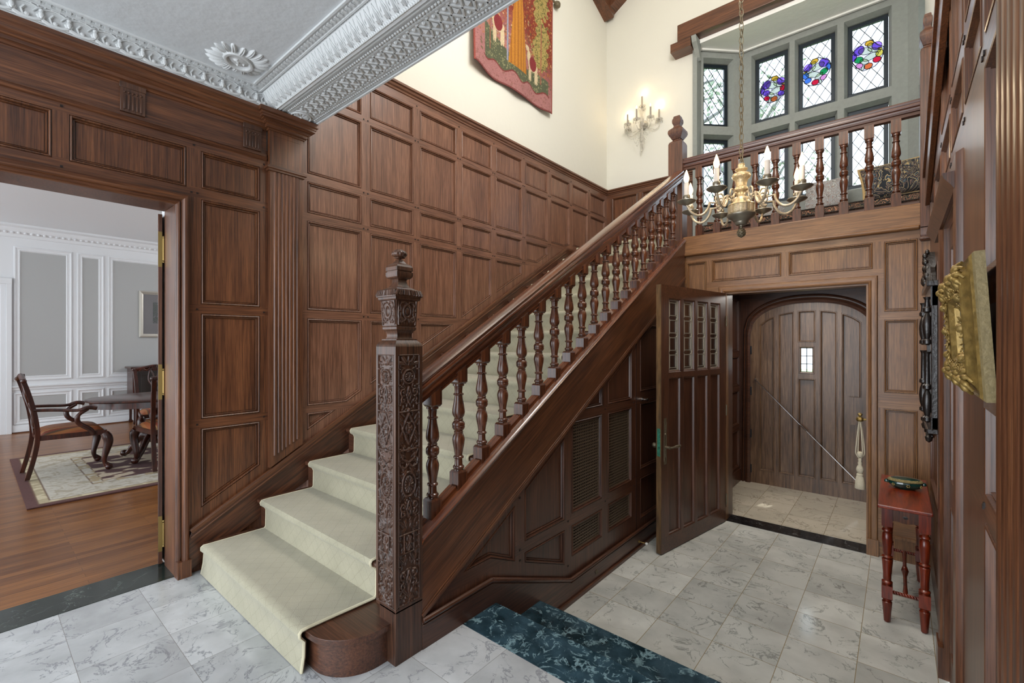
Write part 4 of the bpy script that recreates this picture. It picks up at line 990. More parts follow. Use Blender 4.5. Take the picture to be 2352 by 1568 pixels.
# first step with its rounded end
def arc(cx, cy, r, a0, a1, n): return [(cx+r*math.cos(a0+(a1-a0)*i/n), cy+r*math.sin(a0+(a1-a0)*i/n)) for i in range(n+1)]
top = [(-3.25, .922), (-1.93, .922)]+arc(-1.90, 1.132, .210, -PI/2, -.05, 12)+[(-1.69, 1.21), (-1.75, 1.26), (-3.25, 1.26)]
bot = [(-3.25, .950), (-1.93, .950)]+arc(-1.91, 1.145, .195, -PI/2, -.05, 12)+[(-1.715, 1.20), (-1.77, 1.25), (-3.25, 1.25)]
mb = MB(); mb.prism(top, .148, .174, 2); mb.prism(top, .140, .150, 2) if False else None
mb.build('tread', 'kx', st, smooth=30, bevel=.008, segs=3)
mb = MB(); mb.prism(bot, 0, .149, 2); mb.build('riser', 'kx', st, smooth=30)
for k in range(1, 13):
    y = Y0+TR*k; z = Z0+RI*k
    mb = MB(); mb.box(-3.252, y+.006, z-.030, -1.745, y+TR+.06, z-.004); mb.build('tread', 'kx', st, smooth=0, bevel=.009, segs=3)
    mb = MB(); mb.box(-3.252, y+.034, z-RI-.006, -1.745, y+.054, z-.028); mb.extr([(0, -.03), (-.016, -.03), (-.004, -.045), (0, -.05)], (-3.25, y+.034, z), (-1.746, y+.034, z), (0, 1, 0), (0, 0, 1))
    mb.build('riser', 'kx', st, smooth=0)
# string board, capping, rail
mb = MB()
y0, y1 = NY+NH-.002, 4.69
mb.prism([(y0, low(y0)-.004), (y1, low(y1)-.004), (y1, capz(y1)), (y0, capz(y0))], -1.745, -1.657)
for dz, w, h in ((.012, .012, .02), (.030, .006, .008)): mb.bar((-1.656, y0, low(y0)+dz), (-1.656, y1, low(y1)+dz), w, h)
mb.build('stringer', 'os', st, smooth=0, bevel=.001)
mb = MB(); mb.extr([(-.058, -.022), (.052, -.022), (.058, -.010), (.062, 0), (.054, .010), (.040, .016), (-.050, .016), (-.058, 0)], (-1.705, y0, capz(y0)), (-1.705, y1, capz(y1)), (1, 0, 0), (0, 0, 1))
mb.build('stringer_cap', 'rail', st)
RX = -1.712
RP = [(-.026, -.118), (.026, -.118), (.028, -.096), (.036, -.090), (.038, -.080), (.030, -.074), (.034, -.062), (.044, -.054), (.048, -.044), (.046, -.034), (.040, -.030), (.044, -.022), (.046, -.012), (.040, -.004), (.026, 0), (0, .003), (-.026, 0), (-.040, -.004), (-.046, -.012), (-.044, -.022), (-.040, -.030), (-.048, -.044), (-.044, -.054), (-.034, -.062), (-.030, -.074), (-.038, -.080), (-.036, -.090), (-.028, -.096)]
ya, yb = NY+NH-.005, 4.692
mb = MB(); mb.extr(RP, (RX, ya, railz(ya)), (RX, yb, railz(yb)), (1, 0, 0), (0, 0, 1)); mb.build('handrail', 'rail', st, smooth=28)
TURN = [(0, .030), (.012, .031), (.022, .031), (.030, .024), (.040, .0225), (.095, .0205), (.108, .021), (.114, .027), (.122, .0285), (.130, .027), (.137, .021), (.18, .0235), (.24, .029), (.30, .0335), (.335, .0345), (.365, .032), (.392, .024), (.402, .022), (.410, .025), (.420, .025), (.426, .022), (.436, .027), (.452, .033), (.470, .0350), (.481, .0345), (.485, .0320), (.490, .0345), (.508, .0345), (.525, .031), (.540, .025), (.548, .022), (.556, .025), (.566, .025), (.574, .023), (.590, .027), (.620, .032), (.650, .034), (.70, .0315), (.76, .0255), (.815, .0215), (.832, .021), (.842, .027), (.852, .0285), (.862, .027), (.870, .0205), (.93, .0215), (.945, .024), (.955, .030), (.968, .0315), (.980, .030), (.99, .025), (1, .026)]
def baluster(H, tb, bb, slope=0.):
    """local: z=0 at the top of the lower block; turned part tb high"""
    mb = MB(); h = .032
    mb.lathe([(r*.94, tb*(1-t)) for t, r in TURN], (0, 0, 0), 20)
    b = MB()
    for z0, z1, sgn in ((0, -bb, -1), (tb, tb+H-tb-bb, 1)):
        zz = [z0, z0+sgn*.010, z1]
        ring = [[(-h*.8, -h*.8, zz[0]), (h*.8, -h*.8, zz[0]), (h*.8, h*.8, zz[0]), (-h*.8, h*.8, zz[0])]]
        ring.append([(x*1.25, y*1.25, zz[1]) for x, y, _ in ring[0]])
        ring.append([(x*1.25, y*1.25, zz[2]+slope*y*1.25) for x, y, _ in ring[0]])
        mb.loft(ring)
    return mb
def arch_bracket():
    pass
base = None
nb = 19
for k in range(nb):
    y = 1.437+.1703*k; zt = railz(y)-.115; zb = capz(y)+.010
    if base is None:
        mb = baluster(zt-zb, .437, .082, .5745); base = mb.build('baluster', 'kt', st, smooth=32, local=True)
        base.location = (RX+2.4, y-Y0, zb+.082)
    else:
        o = base.copy(); C.objects.link(o); o.parent = st; o.location = (RX+2.4, y-Y0, zb+.082)
for s, dz, hh_ in ((1, lambda q: capz(q)+.028, .028), (-1, lambda q: railz(q)-.128, .02)):
    fb = None
    for k in range(nb-1):
        y = 1.437+.1703*k+.034; y2 = y+.1703-.068
        if fb is None: mb = MB(); mb.bar((RX, y, dz(y)), (RX, y2, dz(y2)), .05, hh_); fb = mb.build('fillet', 'rail', st, smooth=0)
        else: o = fb.copy(); C.objects.link(o); o.parent = st; o.location = (0, .1703*k, dz(1.437+.1703*k)-dz(1.437))
# scalloped brackets between baluster tops
# ---- carpet runner
rx0, rx1 = -3.165, -1.905
path = [(Y0-.006, .004), (Y0+.004, .07), (Y0+.006, .13), (Y0-.012, .152), (Y0-.014, .172), (Y0-.002, .186), (Y0+.03, .188)]
for k in range(1, 14):
    y = Y0+TR*k; z = Z0+RI*k
    path += [(y+.018, z-RI+.010), (y+.026, z-RI+.02), (y+.028, z-.06), (y+.018, z-.040), (y-.004, z-.026), (y-.008, z-.008), (y+.002, z+.007), (y+.03, z+.010)]
path = path[:-1]+[(YB-.10, path[-1][1])]
mb = MB(); rings = []; n = len(path); th = .011
for i, (y, z) in enumerate(path):
    a = path[max(i-1, 0)]; b = path[min(i+1, n-1)]; d = Vector((b[0]-a[0], b[1]-a[1])).normalized(); nn = Vector((-d.y, d.x))
    w0, w1 = (rx0-.045*(z < .2)*(1-i/7 if i < 7 else 0), rx1-.02*(i < 7))
    rings.append([(w0, y, z), (w1, y, z), (w1, y-nn.x*th, z-nn.y*th), (w0, y-nn.x*th, z-nn.y*th)])
mb.loft(rings)
rn = thing('stair_runner', (-2.5, Y0, 0), 'pale sage-cream carpet runner laid over the oak stair treads', 'carpet')
mb.build('pile', 'carpet', rn, smooth=50)
for q in (0, 1):
    mb = MB(); mb.tube([tuple(Vector(r[q])*.5+Vector(r[3-q])*.5) for r in rings], .0075, 6); mb.build('edge_binding', 'binding', rn, smooth=60)
# ================================================================ BALCONY
br = thing('balcony_railing', (-.8, 4.76, 2.465), 'dark oak balcony railing with turned balusters in front of the bay window', 'railing')
def newel2(cx, cy, zb, dz=0, hx=.0725):
    mb = MB(); pr = [(.0725, zb+.10), (.0725, 3.445+dz), (.064, 3.467+dz), (.040, 3.487+dz), (.038, 3.495+dz), (.046, 3.50+dz), (.052, 3.512+dz), (.070, 3.54+dz), (.077, 3.56+dz), (.077, 3.575+dz), (.073, 3.592+dz), (.066, 3.60+dz), (.050, 3.615+dz), (.034, 3.63+dz), (.031, 3.645+dz), (.036, 3.655+dz), (.043, 3.67+dz), (.045, 3.69+dz), (.042, 3.712+dz), (.036, 3.718+dz), (.034, 3.735+dz), (.028, 3.744+dz)]
    mb.sq([(r*hx/.0725, z) for r, z in pr], (cx, cy, 0), ay=.0725/hx)
    mb.sq([(.03, zb), (.066, zb+.004), (.078, zb+.016), (.078, zb+.026), (.066, zb+.034), (.0725, zb+.05), (.0725, zb+.11)], (cx, cy, 0), ax=hx/.0725)
    return mb.build('newel_post', 'kz', br, smooth=25, bevel=.002)
newel2(-1.755, 4.755, 2.10)
newel2(.172, 4.755, 2.17, .17, .045)
mb = MB(); mb.extr([(-u, v) for u, v in RP], (-1.685, 4.76, 3.28), (.13, 4.76, 3.28), (0, 1, 0), (0, 0, 1)); mb.build('handrail', 'railx', br, smooth=28)
base = None
for k in range(10):
    x = -1.535+.169*k
    if base is None:
        mb = baluster(.700, .470, .115, 0); base = mb.build('baluster', 'kt', br, smooth=32, local=True); base.location = (x+.8, 0, .115)
    else:
        o = base.copy(); C.objects.link(o); o.parent = br; o.location = (x+.8, 0, .115)
# window seat with its long cushion
mb = MB(); SEATF = frame_map('E', 5.98)
ws = thing('window_seat', (-.7, 6.1, 2.42), 'built-in oak window seat across the bay behind the balcony railing', 'bench')
sp = [rect(-1.86+.42*i, 2.49, -1.50+.42*i, 2.70) for i in range(5)]
panelled(mb, SEATF, rect(-1.96, 2.415, .5, 2.75), sp, rails=[(2.70, 2.75)])
mb.X = Matrix(); mb.prism([(-1.96, 5.965), (.5, 5.965), (.5, 6.13), (.08, 6.54), (-1.57, 6.54), (-1.96, 6.13)], 2.75, 2.78, 2, 1)
mb.build('base', ['oz', 'ox', 'oz'], ws, smooth=0)
mb = MB(); mb.prism([(-1.90, 6.20), (-1.54, 6.52), (.06, 6.52), (.42, 6.20), (.44, 6.24), (.08, 6.56), (-1.56, 6.56), (-1.92, 6.24)], 2.78, 2.96, 2, 0)
mb.build('backboard', 'ox', ws, smooth=0)
def floral(name, ground, cols, sc_=9., w=.11, scroll=True):
    """brocade of scrolling leaves"""
    m, n, l, p = newmat(name); tc = n.new('ShaderNodeTexCoord'); nz = n.new('ShaderNodeTexNoise'); nz.inputs['Scale'].default_value = sc_; nz.inputs['Detail'].default_value = 2; nz.inputs['Distortion'].default_value = 2.2
    l.new(tc.outputs['Object'], nz.inputs['Vector'])
    mt = n.new('ShaderNodeMath'); mt.operation = 'MULTIPLY'; mt.inputs[1].default_value = 7; l.new(nz.outputs['Fac'], mt.inputs[0])
    fr = n.new('ShaderNodeMath'); fr.operation = 'FRACT'; l.new(mt.outputs[0], fr.inputs[0])
    r = n.new('ShaderNodeValToRGB'); r.color_ramp.interpolation = 'CONSTANT'; e = r.color_ramp.elements
    e[0].position = 0; e[0].color = ground; e[1].position = .42; e[1].color = cols[0]
    for q, c in zip((.56, .72, .86), (cols[1], ground, cols[2])): x = e.new(q); x.color = c
    l.new(fr.outputs[0], r.inputs['Fac']); l.new(r.outputs['Color'], p.inputs['Base Color']); p.inputs['Roughness'].default_value = .85
    return m
M['brocade'] = floral('black_brocade', rgb(30, 34, 40), (rgb(176, 150, 104), rgb(70, 84, 92), rgb(120, 96, 84)), 5)
M['seatfab'] = floral('banded_seat_fabric', rgb(24, 24, 28), (rgb(190, 150, 110), rgb(150, 90, 74), rgb(90, 84, 60)), 11)
M['scenic'] = floral('grey_scenic_tapestry_cloth', rgb(150, 150, 150), (rgb(186, 186, 182), rgb(110, 104, 100), rgb(150, 120, 104)), 7)
M['fringe'] = plain('gold_fringe', rgb(190, 160, 110), .9, bump=.6, bscale=200)
def pillow(w, h, d, nx=22, pinch=.12):
    mb = MB(); vs = []; rings = []
    for s in (1, -1):
        g_ = []
        for j in range(nx+1):
            for i in range(nx+1):
                u, v = i/nx*2-1, j/nx*2-1; e = (1-abs(u)**2.6)*(1-abs(v)**2.6)
                k = 1-pinch*(1-abs(v)**3)*0; x = u*w/2*(1-pinch*.5*(1-v*v)*abs(u)**4); z = v*h/2*(1-pinch*.5*(1-u*u)*abs(v)**4)
                g_.append((x, -s*(d/2)*max(e, 0)**.45, z))
        b = len(mb.v); mb.add(g_, [(j*(nx+1)+i, j*(nx+1)+i+1, (j+1)*(nx+1)+i+1, (j+1)*(nx+1)+i) for j in range(nx) for i in range(nx)], 0)
    return mb
c_ = MB(); poly = [(-1.945, 5.945), (.48, 5.945), (.48, 6.12), (.06, 6.51), (-1.55, 6.51), (-1.945, 6.12)]
c_.prism(poly, 2.782, 2.862, 2); cu = c_.build('seat_cushion', 'seatfab', None, smooth=40, bevel=.02, segs=3)
tag(cu, 'long thin patterned cushion lying on the bay window seat', 'cushion')
mb = MB()
for z in (2.79, 2.855): mb.tube([(a, b-.001, z) for a, b in [(-1.95, 6.11), (-1.95, 5.940), (.48, 5.940)]], .006, 6)
mb.build('piping', M['black_wood'], cu)
def place_pillow(name, mb, mat, loc, rot, label, trim=None):
    o = mb.build(name, mat, None, smooth=70, local=True); o.location = loc; o.rotation_euler = rot; tag(o, label, 'pillow'); return o
def edge_cord(par, w, h, mat, pinch=.12, r=.008):
    pts = []
    for t in range(48):
        a = t/48*4; s_ = int(a); f = a-s_; u, v = [(f*2-1, -1), (1, f*2-1), (1-f*2, 1), (-1, 1-f*2)][s_]
        pts.append((u*w/2*(1-pinch*.5*(1-v*v)*abs(u)**4), 0, v*h/2*(1-pinch*.5*(1-u*u)*abs(v)**4)))
    mb = MB(); mb.tube(pts, r, 6, closed=True); o = mb.build('cord_trim', mat, par, smooth=60, local=True); return o
pl = place_pillow('throw_pillow', pillow(.40, .36, .12), 'scenic', (-.62, 6.22, 3.055), (math.radians(-14), 0, 0), 'square grey scenic tapestry pillow leaning against the middle window'); edge_cord(pl, .40, .36, 'scenic')
pl = place_pillow('throw_pillow', pillow(.58, .38, .18), 'brocade', (-.02, 6.16, 3.075), (math.radians(-12), math.radians(-6), math.radians(12)), 'black brocade pillow with gold scrolls and fringe, nearest the right newel'); edge_cord(pl, .58, .38, 'fringe', r=.014)
pl = place_pillow('throw_pillow', pillow(.46, .16, .15), 'scenic', (-1.25, 6.20, 2.945), (math.radians(-6), 0, 0), 'low pale bolster pillow on the seat behind the chandelier'); edge_cord(pl, .46, .16, 'scenic')
# ================================================================ CHANDELIER
CHX, CHY = -.74, 3.07
ch = thing('chandelier', (CHX, CHY, 2.2), 'silver-gilt eight-arm candle chandelier hanging on a long chain', 'chandelier')
def zq(y): return 2.045+(1500-y)/6.53*.00269
def sp_(pts, n=6):
    """smooth curve through points"""
    out = []; P = [Vector(p) for p in pts]
    for i in range(len(P)-1):
        p0 = P[max(i-1, 0)]; p1 = P[i]; p2 = P[i+1]; p3 = P[min(i+2, len(P)-1)]
        for k in range(n):
            t = k/n; out.append(.5*((2*p1)+(p2-p0)*t+(2*p0-5*p1+4*p2-p3)*t*t+(3*p1-p0-3*p2+p3)*t**3))
    return out+[P[-1]]
q = .00269/6.53
mb = MB()
prof = [(10, 1340), (26, 1335), (30, 1322), (70, 1315), (85, 1300), (92, 1270), (120, 1245), (125, 1235), (160, 1215), (185, 1195), (200, 1170), (200, 1160), (190, 1150), (178, 1145)]
mb.lathe([(r*q, zq(y)) for r, y in prof], (CHX, CHY, 0), 28); mb.build('bowl', 'pewter', ch)
mb = MB(); prof = [(170, 1147), (175, 1140), (178, 1030), (186, 1022), (180, 1008), (150, 1000), (128, 985), (115, 950), (100, 920), (85, 900), (60, 880), (50, 850), (50, 830), (66, 815), (92, 800), (96, 780), (90, 760), (74, 745), (76, 700), (88, 650), (98, 632), (112, 622), (128, 600), (130, 580), (118, 555), (90, 542), (58, 530), (52, 515), (70, 505), (88, 490), (82, 475), (60, 462), (46, 450), (50, 435), (46, 405), (24, 395), (10, 392)]
mb.lathe([(r*q, zq(y)) for r, y in prof], (CHX, CHY, 0), 28); mb.build('stem', 'chandgold', ch)
for i in range(12):
    mb = MB(); a = 2*PI*i/12; r = 181*q; mb.bar((CHX+r*math.cos(a), CHY+r*math.sin(a), zq(1140)), (CHX+r*math.cos(a), CHY+r*math.sin(a), zq(1032)), .014, .006, up=(math.cos(a), math.sin(a), 0))
    mb.build('drum_panel', 'chand', ch)
mb = MB(); mb.lathe([(.003, zq(1505)), (.012, zq(1490)), (.020, zq(1455)), (.023, zq(1425)), (.020, zq(1395)), (.012, zq(1375)), (.008, zq(1365)), (.008, zq(1330))], (CHX, CHY, 0), 20)
for i in range(7):
    for j in range(5):
        a = 2*PI*(i+.5*(j % 2))/7; zz = zq(1475-j*22); r = (.016, .021, .022, .020, .015)[j]; mb.ball((CHX+r*math.cos(a), CHY+r*math.sin(a), zz), .0055, 5)
mb.build('pine_cone_finial', 'bronze', ch)
mb = MB(); zz = zq(380); i = 0
mb.tube([(CHX+.012*math.cos(t), CHY, zz+.004+.016*math.sin(t)) for t in [2*PI*k/12 for k in range(12)]], .003, 6, closed=True)
zz += .03
while zz < 7.6:
    L = .027; w = .0105; pts = []
    for k in range(12):
        t = 2*PI*k/12; a, b = w*math.cos(t), L*math.sin(t)
        pts.append((CHX+(a if i % 2 else a*.3), CHY+(a*.3 if i % 2 else a), zz+b))
    mb.tube(pts, .0028, 5, closed=True); zz += .0425; i += 1
pts = [(CHX+.010*math.sin(z*23), CHY+.010*math.cos(z*19), z) for z in np.arange(zq(380), 7.6, .02)]
mb.tube(pts, .002, 5); mb.build('chain', M['bronze'], ch)
def arm_parts(parent, ang, first):
    c, s = math.cos(ang), math.sin(ang)
    P = lambda r, z, t=0: (c*r-s*t, s*r+c*t, z)
    o = {}
    mb = MB(Matrix.Rotation(ang, 4, 'Z'))
    cup = .060
    mb.tube(sp_([(.055, 0, .085), (.075, 0, .10), (.100, 0, .095), (.112, 0, .065), (.135, 0, .035), (.150, 0, .045)]), .0065, 7)
    mb.tube(sp_([(.135, 0, .036), (.12, 0, .045), (.115, 0, .06), (.128, 0, .07), (.14, 0, .06), (.134, 0, .052)]), .0055, 6)
    mb.tube(sp_([(.105, 0, .095), (.120, 0, .115), (.145, 0, .108), (.155, 0, .085), (.150, 0, .062), (.18, 0, .062), (.192, 0, .064)]), .005, 6)
    mb.tube(sp_([(.190, 0, .066), (.198, 0, .03), (.225, 0, -.005), (.262, 0, -.015), (.300, 0, .005), (.322, 0, .04), (.330, 0, cup)], 6), [.006]*3+[.0075]*34 if False else .0075, 8)
    a = mb.build('arm', 'chand', parent, smooth=60, local=True)
    mb = MB(Matrix.Translation((c*.33, s*.33, 0)))
    mb.lathe([(.008, cup-.012), (.020, cup-.006), (.048, cup+.006), (.056, cup+.014), (.054, cup+.017), (.030, cup+.012), (.018, cup+.012), (.016, cup+.020), (.021, cup+.028), (.022, cup+.046), (.020, cup+.050), (.004, cup+.05)], (0, 0, 0), 20)
    mb.build('drip_pan', 'pewter', a, smooth=50, local=True)
    mb = MB(Matrix.Translation((c*.33, s*.33, 0))); mb.lathe([(.0145, cup+.045), (.0145, cup+.125), (.012, cup+.128), (.004, cup+.128)], (0, 0, 0), 14)
    mb.build('candle_sleeve', 'candle', a, smooth=50, local=True)
    mb = MB(Matrix.Translation((c*.33, s*.33, 0))); mb.lathe([(.008, cup+.126), (.011, cup+.132), (.0165, cup+.150), (.0165, cup+.162), (.011, cup+.182), (.005, cup+.200), (.001, cup+.208)], (0, 0, 0), 14)
    mb.build('bulb', 'bulb', a, smooth=60, local=True)
a0 = math.atan2(CHY, CHX)+PI/8
for i in range(8): arm_parts(ch, a0+i*PI/4, i == 0)
for i in range(0, 8, 2):
    a = a0+i*PI/4; light('chandelier_bulb_light', 'POINT', (CHX+.33*math.cos(a), CHY+.33*math.sin(a), 2.2+.30), 3.0, (1, .78, .5), rad=.02)
# ================================================================ CRYSTAL SCONCE
SXX, SYY, SZ = -2.70, YB, 4.36
sco = thing('wall_sconce', (SXX, SYY, SZ), 'crystal wall sconce with six lit candles and bead swags on the cream wall', 'sconce')
mb = MB(); mb.lathe([(.004, -.075), (.035, -.068), (.05, -.04), (.062, -.012), (.06, 0)], (SXX, SYY, SZ+.05), 20, axis='y', sy=1); mb.tube([(SXX, SYY-.05, SZ-.2), (SXX, SYY-.06, SZ+.28)], .009, 8)
mb.build('backplate', 'silver', sco)
def crystal_drop(mb, p, L=.035, r=.007): mb.lathe([(.0008, -L), (r, -L*.65), (r*.6, -L*.2), (.0008, 0)], p, 6)
arms = [(-.225, -.03, .26), (-.165, -.17, .24), (0, -.24, .25), (.165, -.17, .25), (.225, -.03, .26)]
rs = random.Random(3)
for i, (dx, dy, dz) in enumerate(arms+[(0, -.07, .48)]):
    top = i == 5; cz = SZ+(.28 if top else .035)+rs.uniform(-.01, .01); x, y = SXX+dx, SYY+dy
    mb = MB()
    if not top: mb.tube(sp_([(SXX, SYY-.05, SZ+.0), (SXX+dx*.35, SYY+dy*.35-.02, SZ-.03), (SXX+dx*.75, SYY+dy*.75-.01, SZ-.07), (x, y, SZ-.035), (x, y, cz-.005)], 5), .005, 6)
    else: mb.tube([(x, SYY-.06, SZ+.2), (x, y, cz)], .006, 6)
    a = mb.build('arm', 'crystal', sco, smooth=60)
    mb = MB(); mb.lathe([(.003, cz-.006), (.03, cz), (.048, cz+.014), (.050, cz+.018), (.03, cz+.008), (.012, cz+.012), (.012, cz+.03), (.003, cz+.03)], (x, y, 0), 14)
    for k in range(8): t = 2*PI*k/8; crystal_drop(mb, (x+.047*math.cos(t), y+.047*math.sin(t), cz+.010), .042)
    mb.build('crystal_pan', 'crystal', a, smooth=20)
    h = .15; mb = MB(); mb.lathe([(.012, cz+.02), (.012, cz+h), (.003, cz+h)], (x, y, 0), 10); mb.build('candle_sleeve', 'candlegrey', a)
    mb = MB(); mb.lathe([(.005, cz+h), (.010, cz+h+.012), (.010, cz+h+.024), (.005, cz+h+.04), (.001, cz+h+.05)], (x, y, 0), 10); mb.build('bulb', 'bulb', a, smooth=60)
    light('sconce_bulb_light', 'POINT', (x, y-.01, cz+h+.075), .45, (1, .74, .42), rad=.02)
mb = MB()
for s in (-1, 1):
    for r_, zb in ((.12, -.22), (.08, -.28), (.20, -.14)):
        for k in range(15): t = k/14; x = SXX+s*(r_*t+.0); z = SZ-.05+4*(t-.5)**2*.0+(zb)*(1-(2*t-1)**2)*.8; mb.ball((x, SYY-.10-.04*math.sin(PI*t), z), .0055, 5)
for k in range(9): crystal_drop(mb, (SXX+rs.uniform(-.03, .03), SYY-.08, SZ-.02-k*.03), .05, .010)
mb.lathe([(.001, -.35), (.014, -.33), (.018, -.30), (.010, -.27), (.016, -.2), (.022, -.1), (.012, -.03), (.02, .03), (.028, .1), (.012, .16), (.02, .22), (.01, .27)], (SXX, SYY-.08, SZ), 10)
mb.build('crystal_beads', 'crystal', sco, smooth=20)
# ================================================================ TAPESTRY
tp = thing('tapestry', (XL+.06, 3.9, 4.9), 'red and gold woven tapestry hanging high on the cream stair wall', 'tapestry')
nu, nv = 240, 260; Wt, Ht = 1.39, 1.43; TY0, TZ0 = 3.21, 4.165
u = np.linspace(0, 1, nu); v = np.linspace(0, 1, nv); U, V = np.meshgrid(u, v); rg = np.random.default_rng(4)
def blobs(n_, u0, u1, v0, v1, r0, r1):
    m = np.zeros(U.shape, bool)
    for _ in range(n_):
        a, b, r = rg.uniform(u0, u1), rg.uniform(v0, v1), rg.uniform(r0, r1); m |= ((U-a)**2+((V-b)*1.03)**2*rg.uniform(.5, 1.6)) < r*r
    return m
lin = lambda *c: np.array(rgb(*c)[:3])
Cc = np.zeros(U.shape+(3,)); tt = np.clip((V*.9+.35*U-.42)/.30, 0, 1)[..., None]
Cc[:] = lin(166, 112, 110)*(1-tt)+lin(126, 44, 28)*tt
noise = rg.uniform(.8, 1.2, U.shape)[..., None]
def put(mask, col, a=1.): Cc[mask] = Cc[mask]*(1-a)+col*a
put(blobs(1500, 0, 1, .25, 1, .003, .008), lin(176, 112, 44), .6); put(blobs(900, 0, 1, .0, 1, .003, .008), lin(110, 60, 40), .4); put(blobs(300, 0, 1, .3, 1, .003, .009), lin(206, 168, 120), .8); put(blobs(260, 0, 1, .12, 1, .004, .011), lin(86, 84, 44), .7)
isl = (V > .13+.02*np.sin(U*30)) & (V < .34-.14*np.clip(U-.05, 0, 1)+.04*np.sin(U*9)) & (U > .13) & (U < .94)
edge = (V > .115+.02*np.sin(U*30)) & isl == False
put((V > .118+.02*np.sin(U*30)) & (V < .132+.02*np.sin(U*30)) & (U > .12) & (U < .95), lin(120, 50, 46)); put(isl, lin(84, 88, 64))
put(isl & blobs(500, .1, .95, .1, .4, .003, .007), lin(150, 146, 104), .7)
gold = (np.abs(U-.53) < .05+.12*np.clip(.75-V, 0, 1)) & (V > .19) & (V < .86); put(gold, lin(186, 122, 34)); put(gold & ((np.sin(U*160) > .4)), lin(146, 84, 24), .7)
put((np.abs(U-.405) < .008) & (V > .2), lin(140, 140, 156))
for (a, b, r_) in ((.83, .45, .10), (.86, .60, .085), (.84, .86, .09), (.80, .74, .05), (.22, .74, .10), (.16, .82, .09), (.30, .84, .07)):
    m_ = (((U-a)**2+((V-b)*.7)**2) < (r_*(1+.25*np.sin(U*90)*np.cos(V*80)))**2); put(m_, lin(104, 98, 48)); put(m_ & blobs(900, a-.12, a+.12, b-.16, b+.16, .003, .008), lin(176, 152, 88), .8)
for a in (.845, .20): put((np.abs(U-a) < .007) & (V > .2) & (V < .7), lin(150, 90, 70))
def body(cx, cy, s_, f):
    for (x, y, a, b) in ((0, 0, .07, .045), (.06*f, .06, .03, .05), (.085*f, .12, .03, .022), (-.05, -.08, .012, .06), (-.03, -.08, .012, .06), (.04, -.08, .012, .06), (.06, -.075, .012, .06)):
        put(((U-cx-x*s_)/(a*s_))**2+((V-cy-y*s_)/(b*s_))**2 < 1, lin(206, 186, 150))
    put(((U-cx)/(.05*s_))**2+((V-cy-.02*s_)/(.06*s_))**2 < 1, lin(126, 36, 40))
body(.30, .42, 1.0, -1); body(.74, .30, .95, -1); body(.66, .93, .4, 1)
put(blobs(60, 0, 1, 0, .11, .003, .012), lin(140, 96, 84), .6); put((V < .012), lin(120, 60, 56)); put((U < .015) | (U > .985), lin(150, 70, 60))
Cc *= noise*.8
Xo = XL+.045+.018*np.sin(U*14+.5)*(1-.5*V)+.05*np.exp(-((U/.10)**2))*(1-V)*.6
Zo = TZ0+V*Ht-.03*np.exp(-((U-.0)/.08)**2)*(1-V)*-1+.006*np.sin(U*20)*(1-V)
me = bpy.data.meshes.new('cloth'); vs = np.stack([Xo, TY0+U*Wt*(1-.02*(1-V)), Zo], -1).reshape(-1, 3)-np.array(PLOC[tp.name])
fs = [(j*nu+i, j*nu+i+1, (j+1)*nu+i+1, (j+1)*nu+i) for j in range(nv-1) for i in range(nu-1)]
me.from_pydata(vs.tolist(), [], fs); at = me.color_attributes.new('Col', 'FLOAT_COLOR', 'POINT')
at.data.foreach_set('color', np.concatenate([Cc, np.ones(U.shape+(1,))], -1).reshape(-1).astype(np.float32)); me.materials.append(M['weave']); me.polygons.foreach_set('use_smooth', [True]*len(fs))
o = bpy.data.objects.new('cloth', me); C.objects.link(o); o.parent = tp; so = o.modifiers.new('thick', 'SOLIDIFY'); so.thickness = .006
mb = MB(); mb.tube([(XL+.05, 3.12, 5.575), (XL+.05, 4.66, 5.575)], .014, 10); mb.lathe([(.010, 0), (.03, .01), (.042, .035), (.04, .06), (.02, .085), (.004, .09)], (XL+.05, 4.655, 5.575), 14, axis='y'); mb.build('rod', 'bronze', tp)
# ================================================================ GRILLES in the spandrel
gl = ['tall bronze lattice grille at the left in the spandrel panelling', 'tall bronze lattice grille nearest the closet door under the stair', 'small bronze lattice grille below the left tall one', 'small bronze lattice grille low beside the closet door']
for lab, (a0, b0, a1, b1) in zip(gl, ((2.598, .250, 3.008, .868), (3.10, .262, 3.50, .868), (2.598, -.035, 3.008, .172), (3.10, -.035, 3.50, .18))):
    i_ = .0225; a0 += i_; a1 -= i_; b0 += i_; b1 -= i_; mb = MB(SX); c = -.017
    na = round((a1-a0)/.0225); nb_ = round((b1-b0)/.0215)
    for k in range(na+1): a = a0+(a1-a0)*k/na; mb.bar((a, b0, c), (a, b1, c), .0065, .004, up=(0, 0, 1))
    for k in range(nb_+1): b = b0+(b1-b0)*k/nb_; mb.bar((a0, b, c+.002), (a1, b, c+.002), .0085, .003, up=(0, 0, 1))
    for r in ((a0, b0, a1, b0+.008), (a0, b1-.008, a1, b1), (a0, b0, a0+.008, b1), (a1-.008, b0, a1, b1)): mb.box(r[0], r[1], c-.004, r[2], r[3], c+.006)
    o = mb.build('vent_grille', 'grille', None, smooth=0); tag(o, lab, 'grille', 'lattice grilles under the stair')
wsp = bpy.data.objects['wall_spandrel']
mb = MB(); mb.lathe([(.016, 0), (.016, .004), (.007, .008), (.007, .03), (.013, .038), (.014, .048), (.008, .054), (.002, .055)], (-1.668, 3.70, .912), 14, axis='x'); mb.build('latch_knob', 'chrome', wsp)
mb = MB(); mb.lathe([(.016, 0), (.016, .004), (.010, .005), (.002, .003)], (-1.652, 2.90, -.245), 14, axis='x'); mb.build('keyhole_cover', 'bronze', wsp)
dsx = thing('door_stop', (-1.652, 3.60, -.262), 'small brass door stop with white rubber tip on the spandrel baseboard', 'door stop')
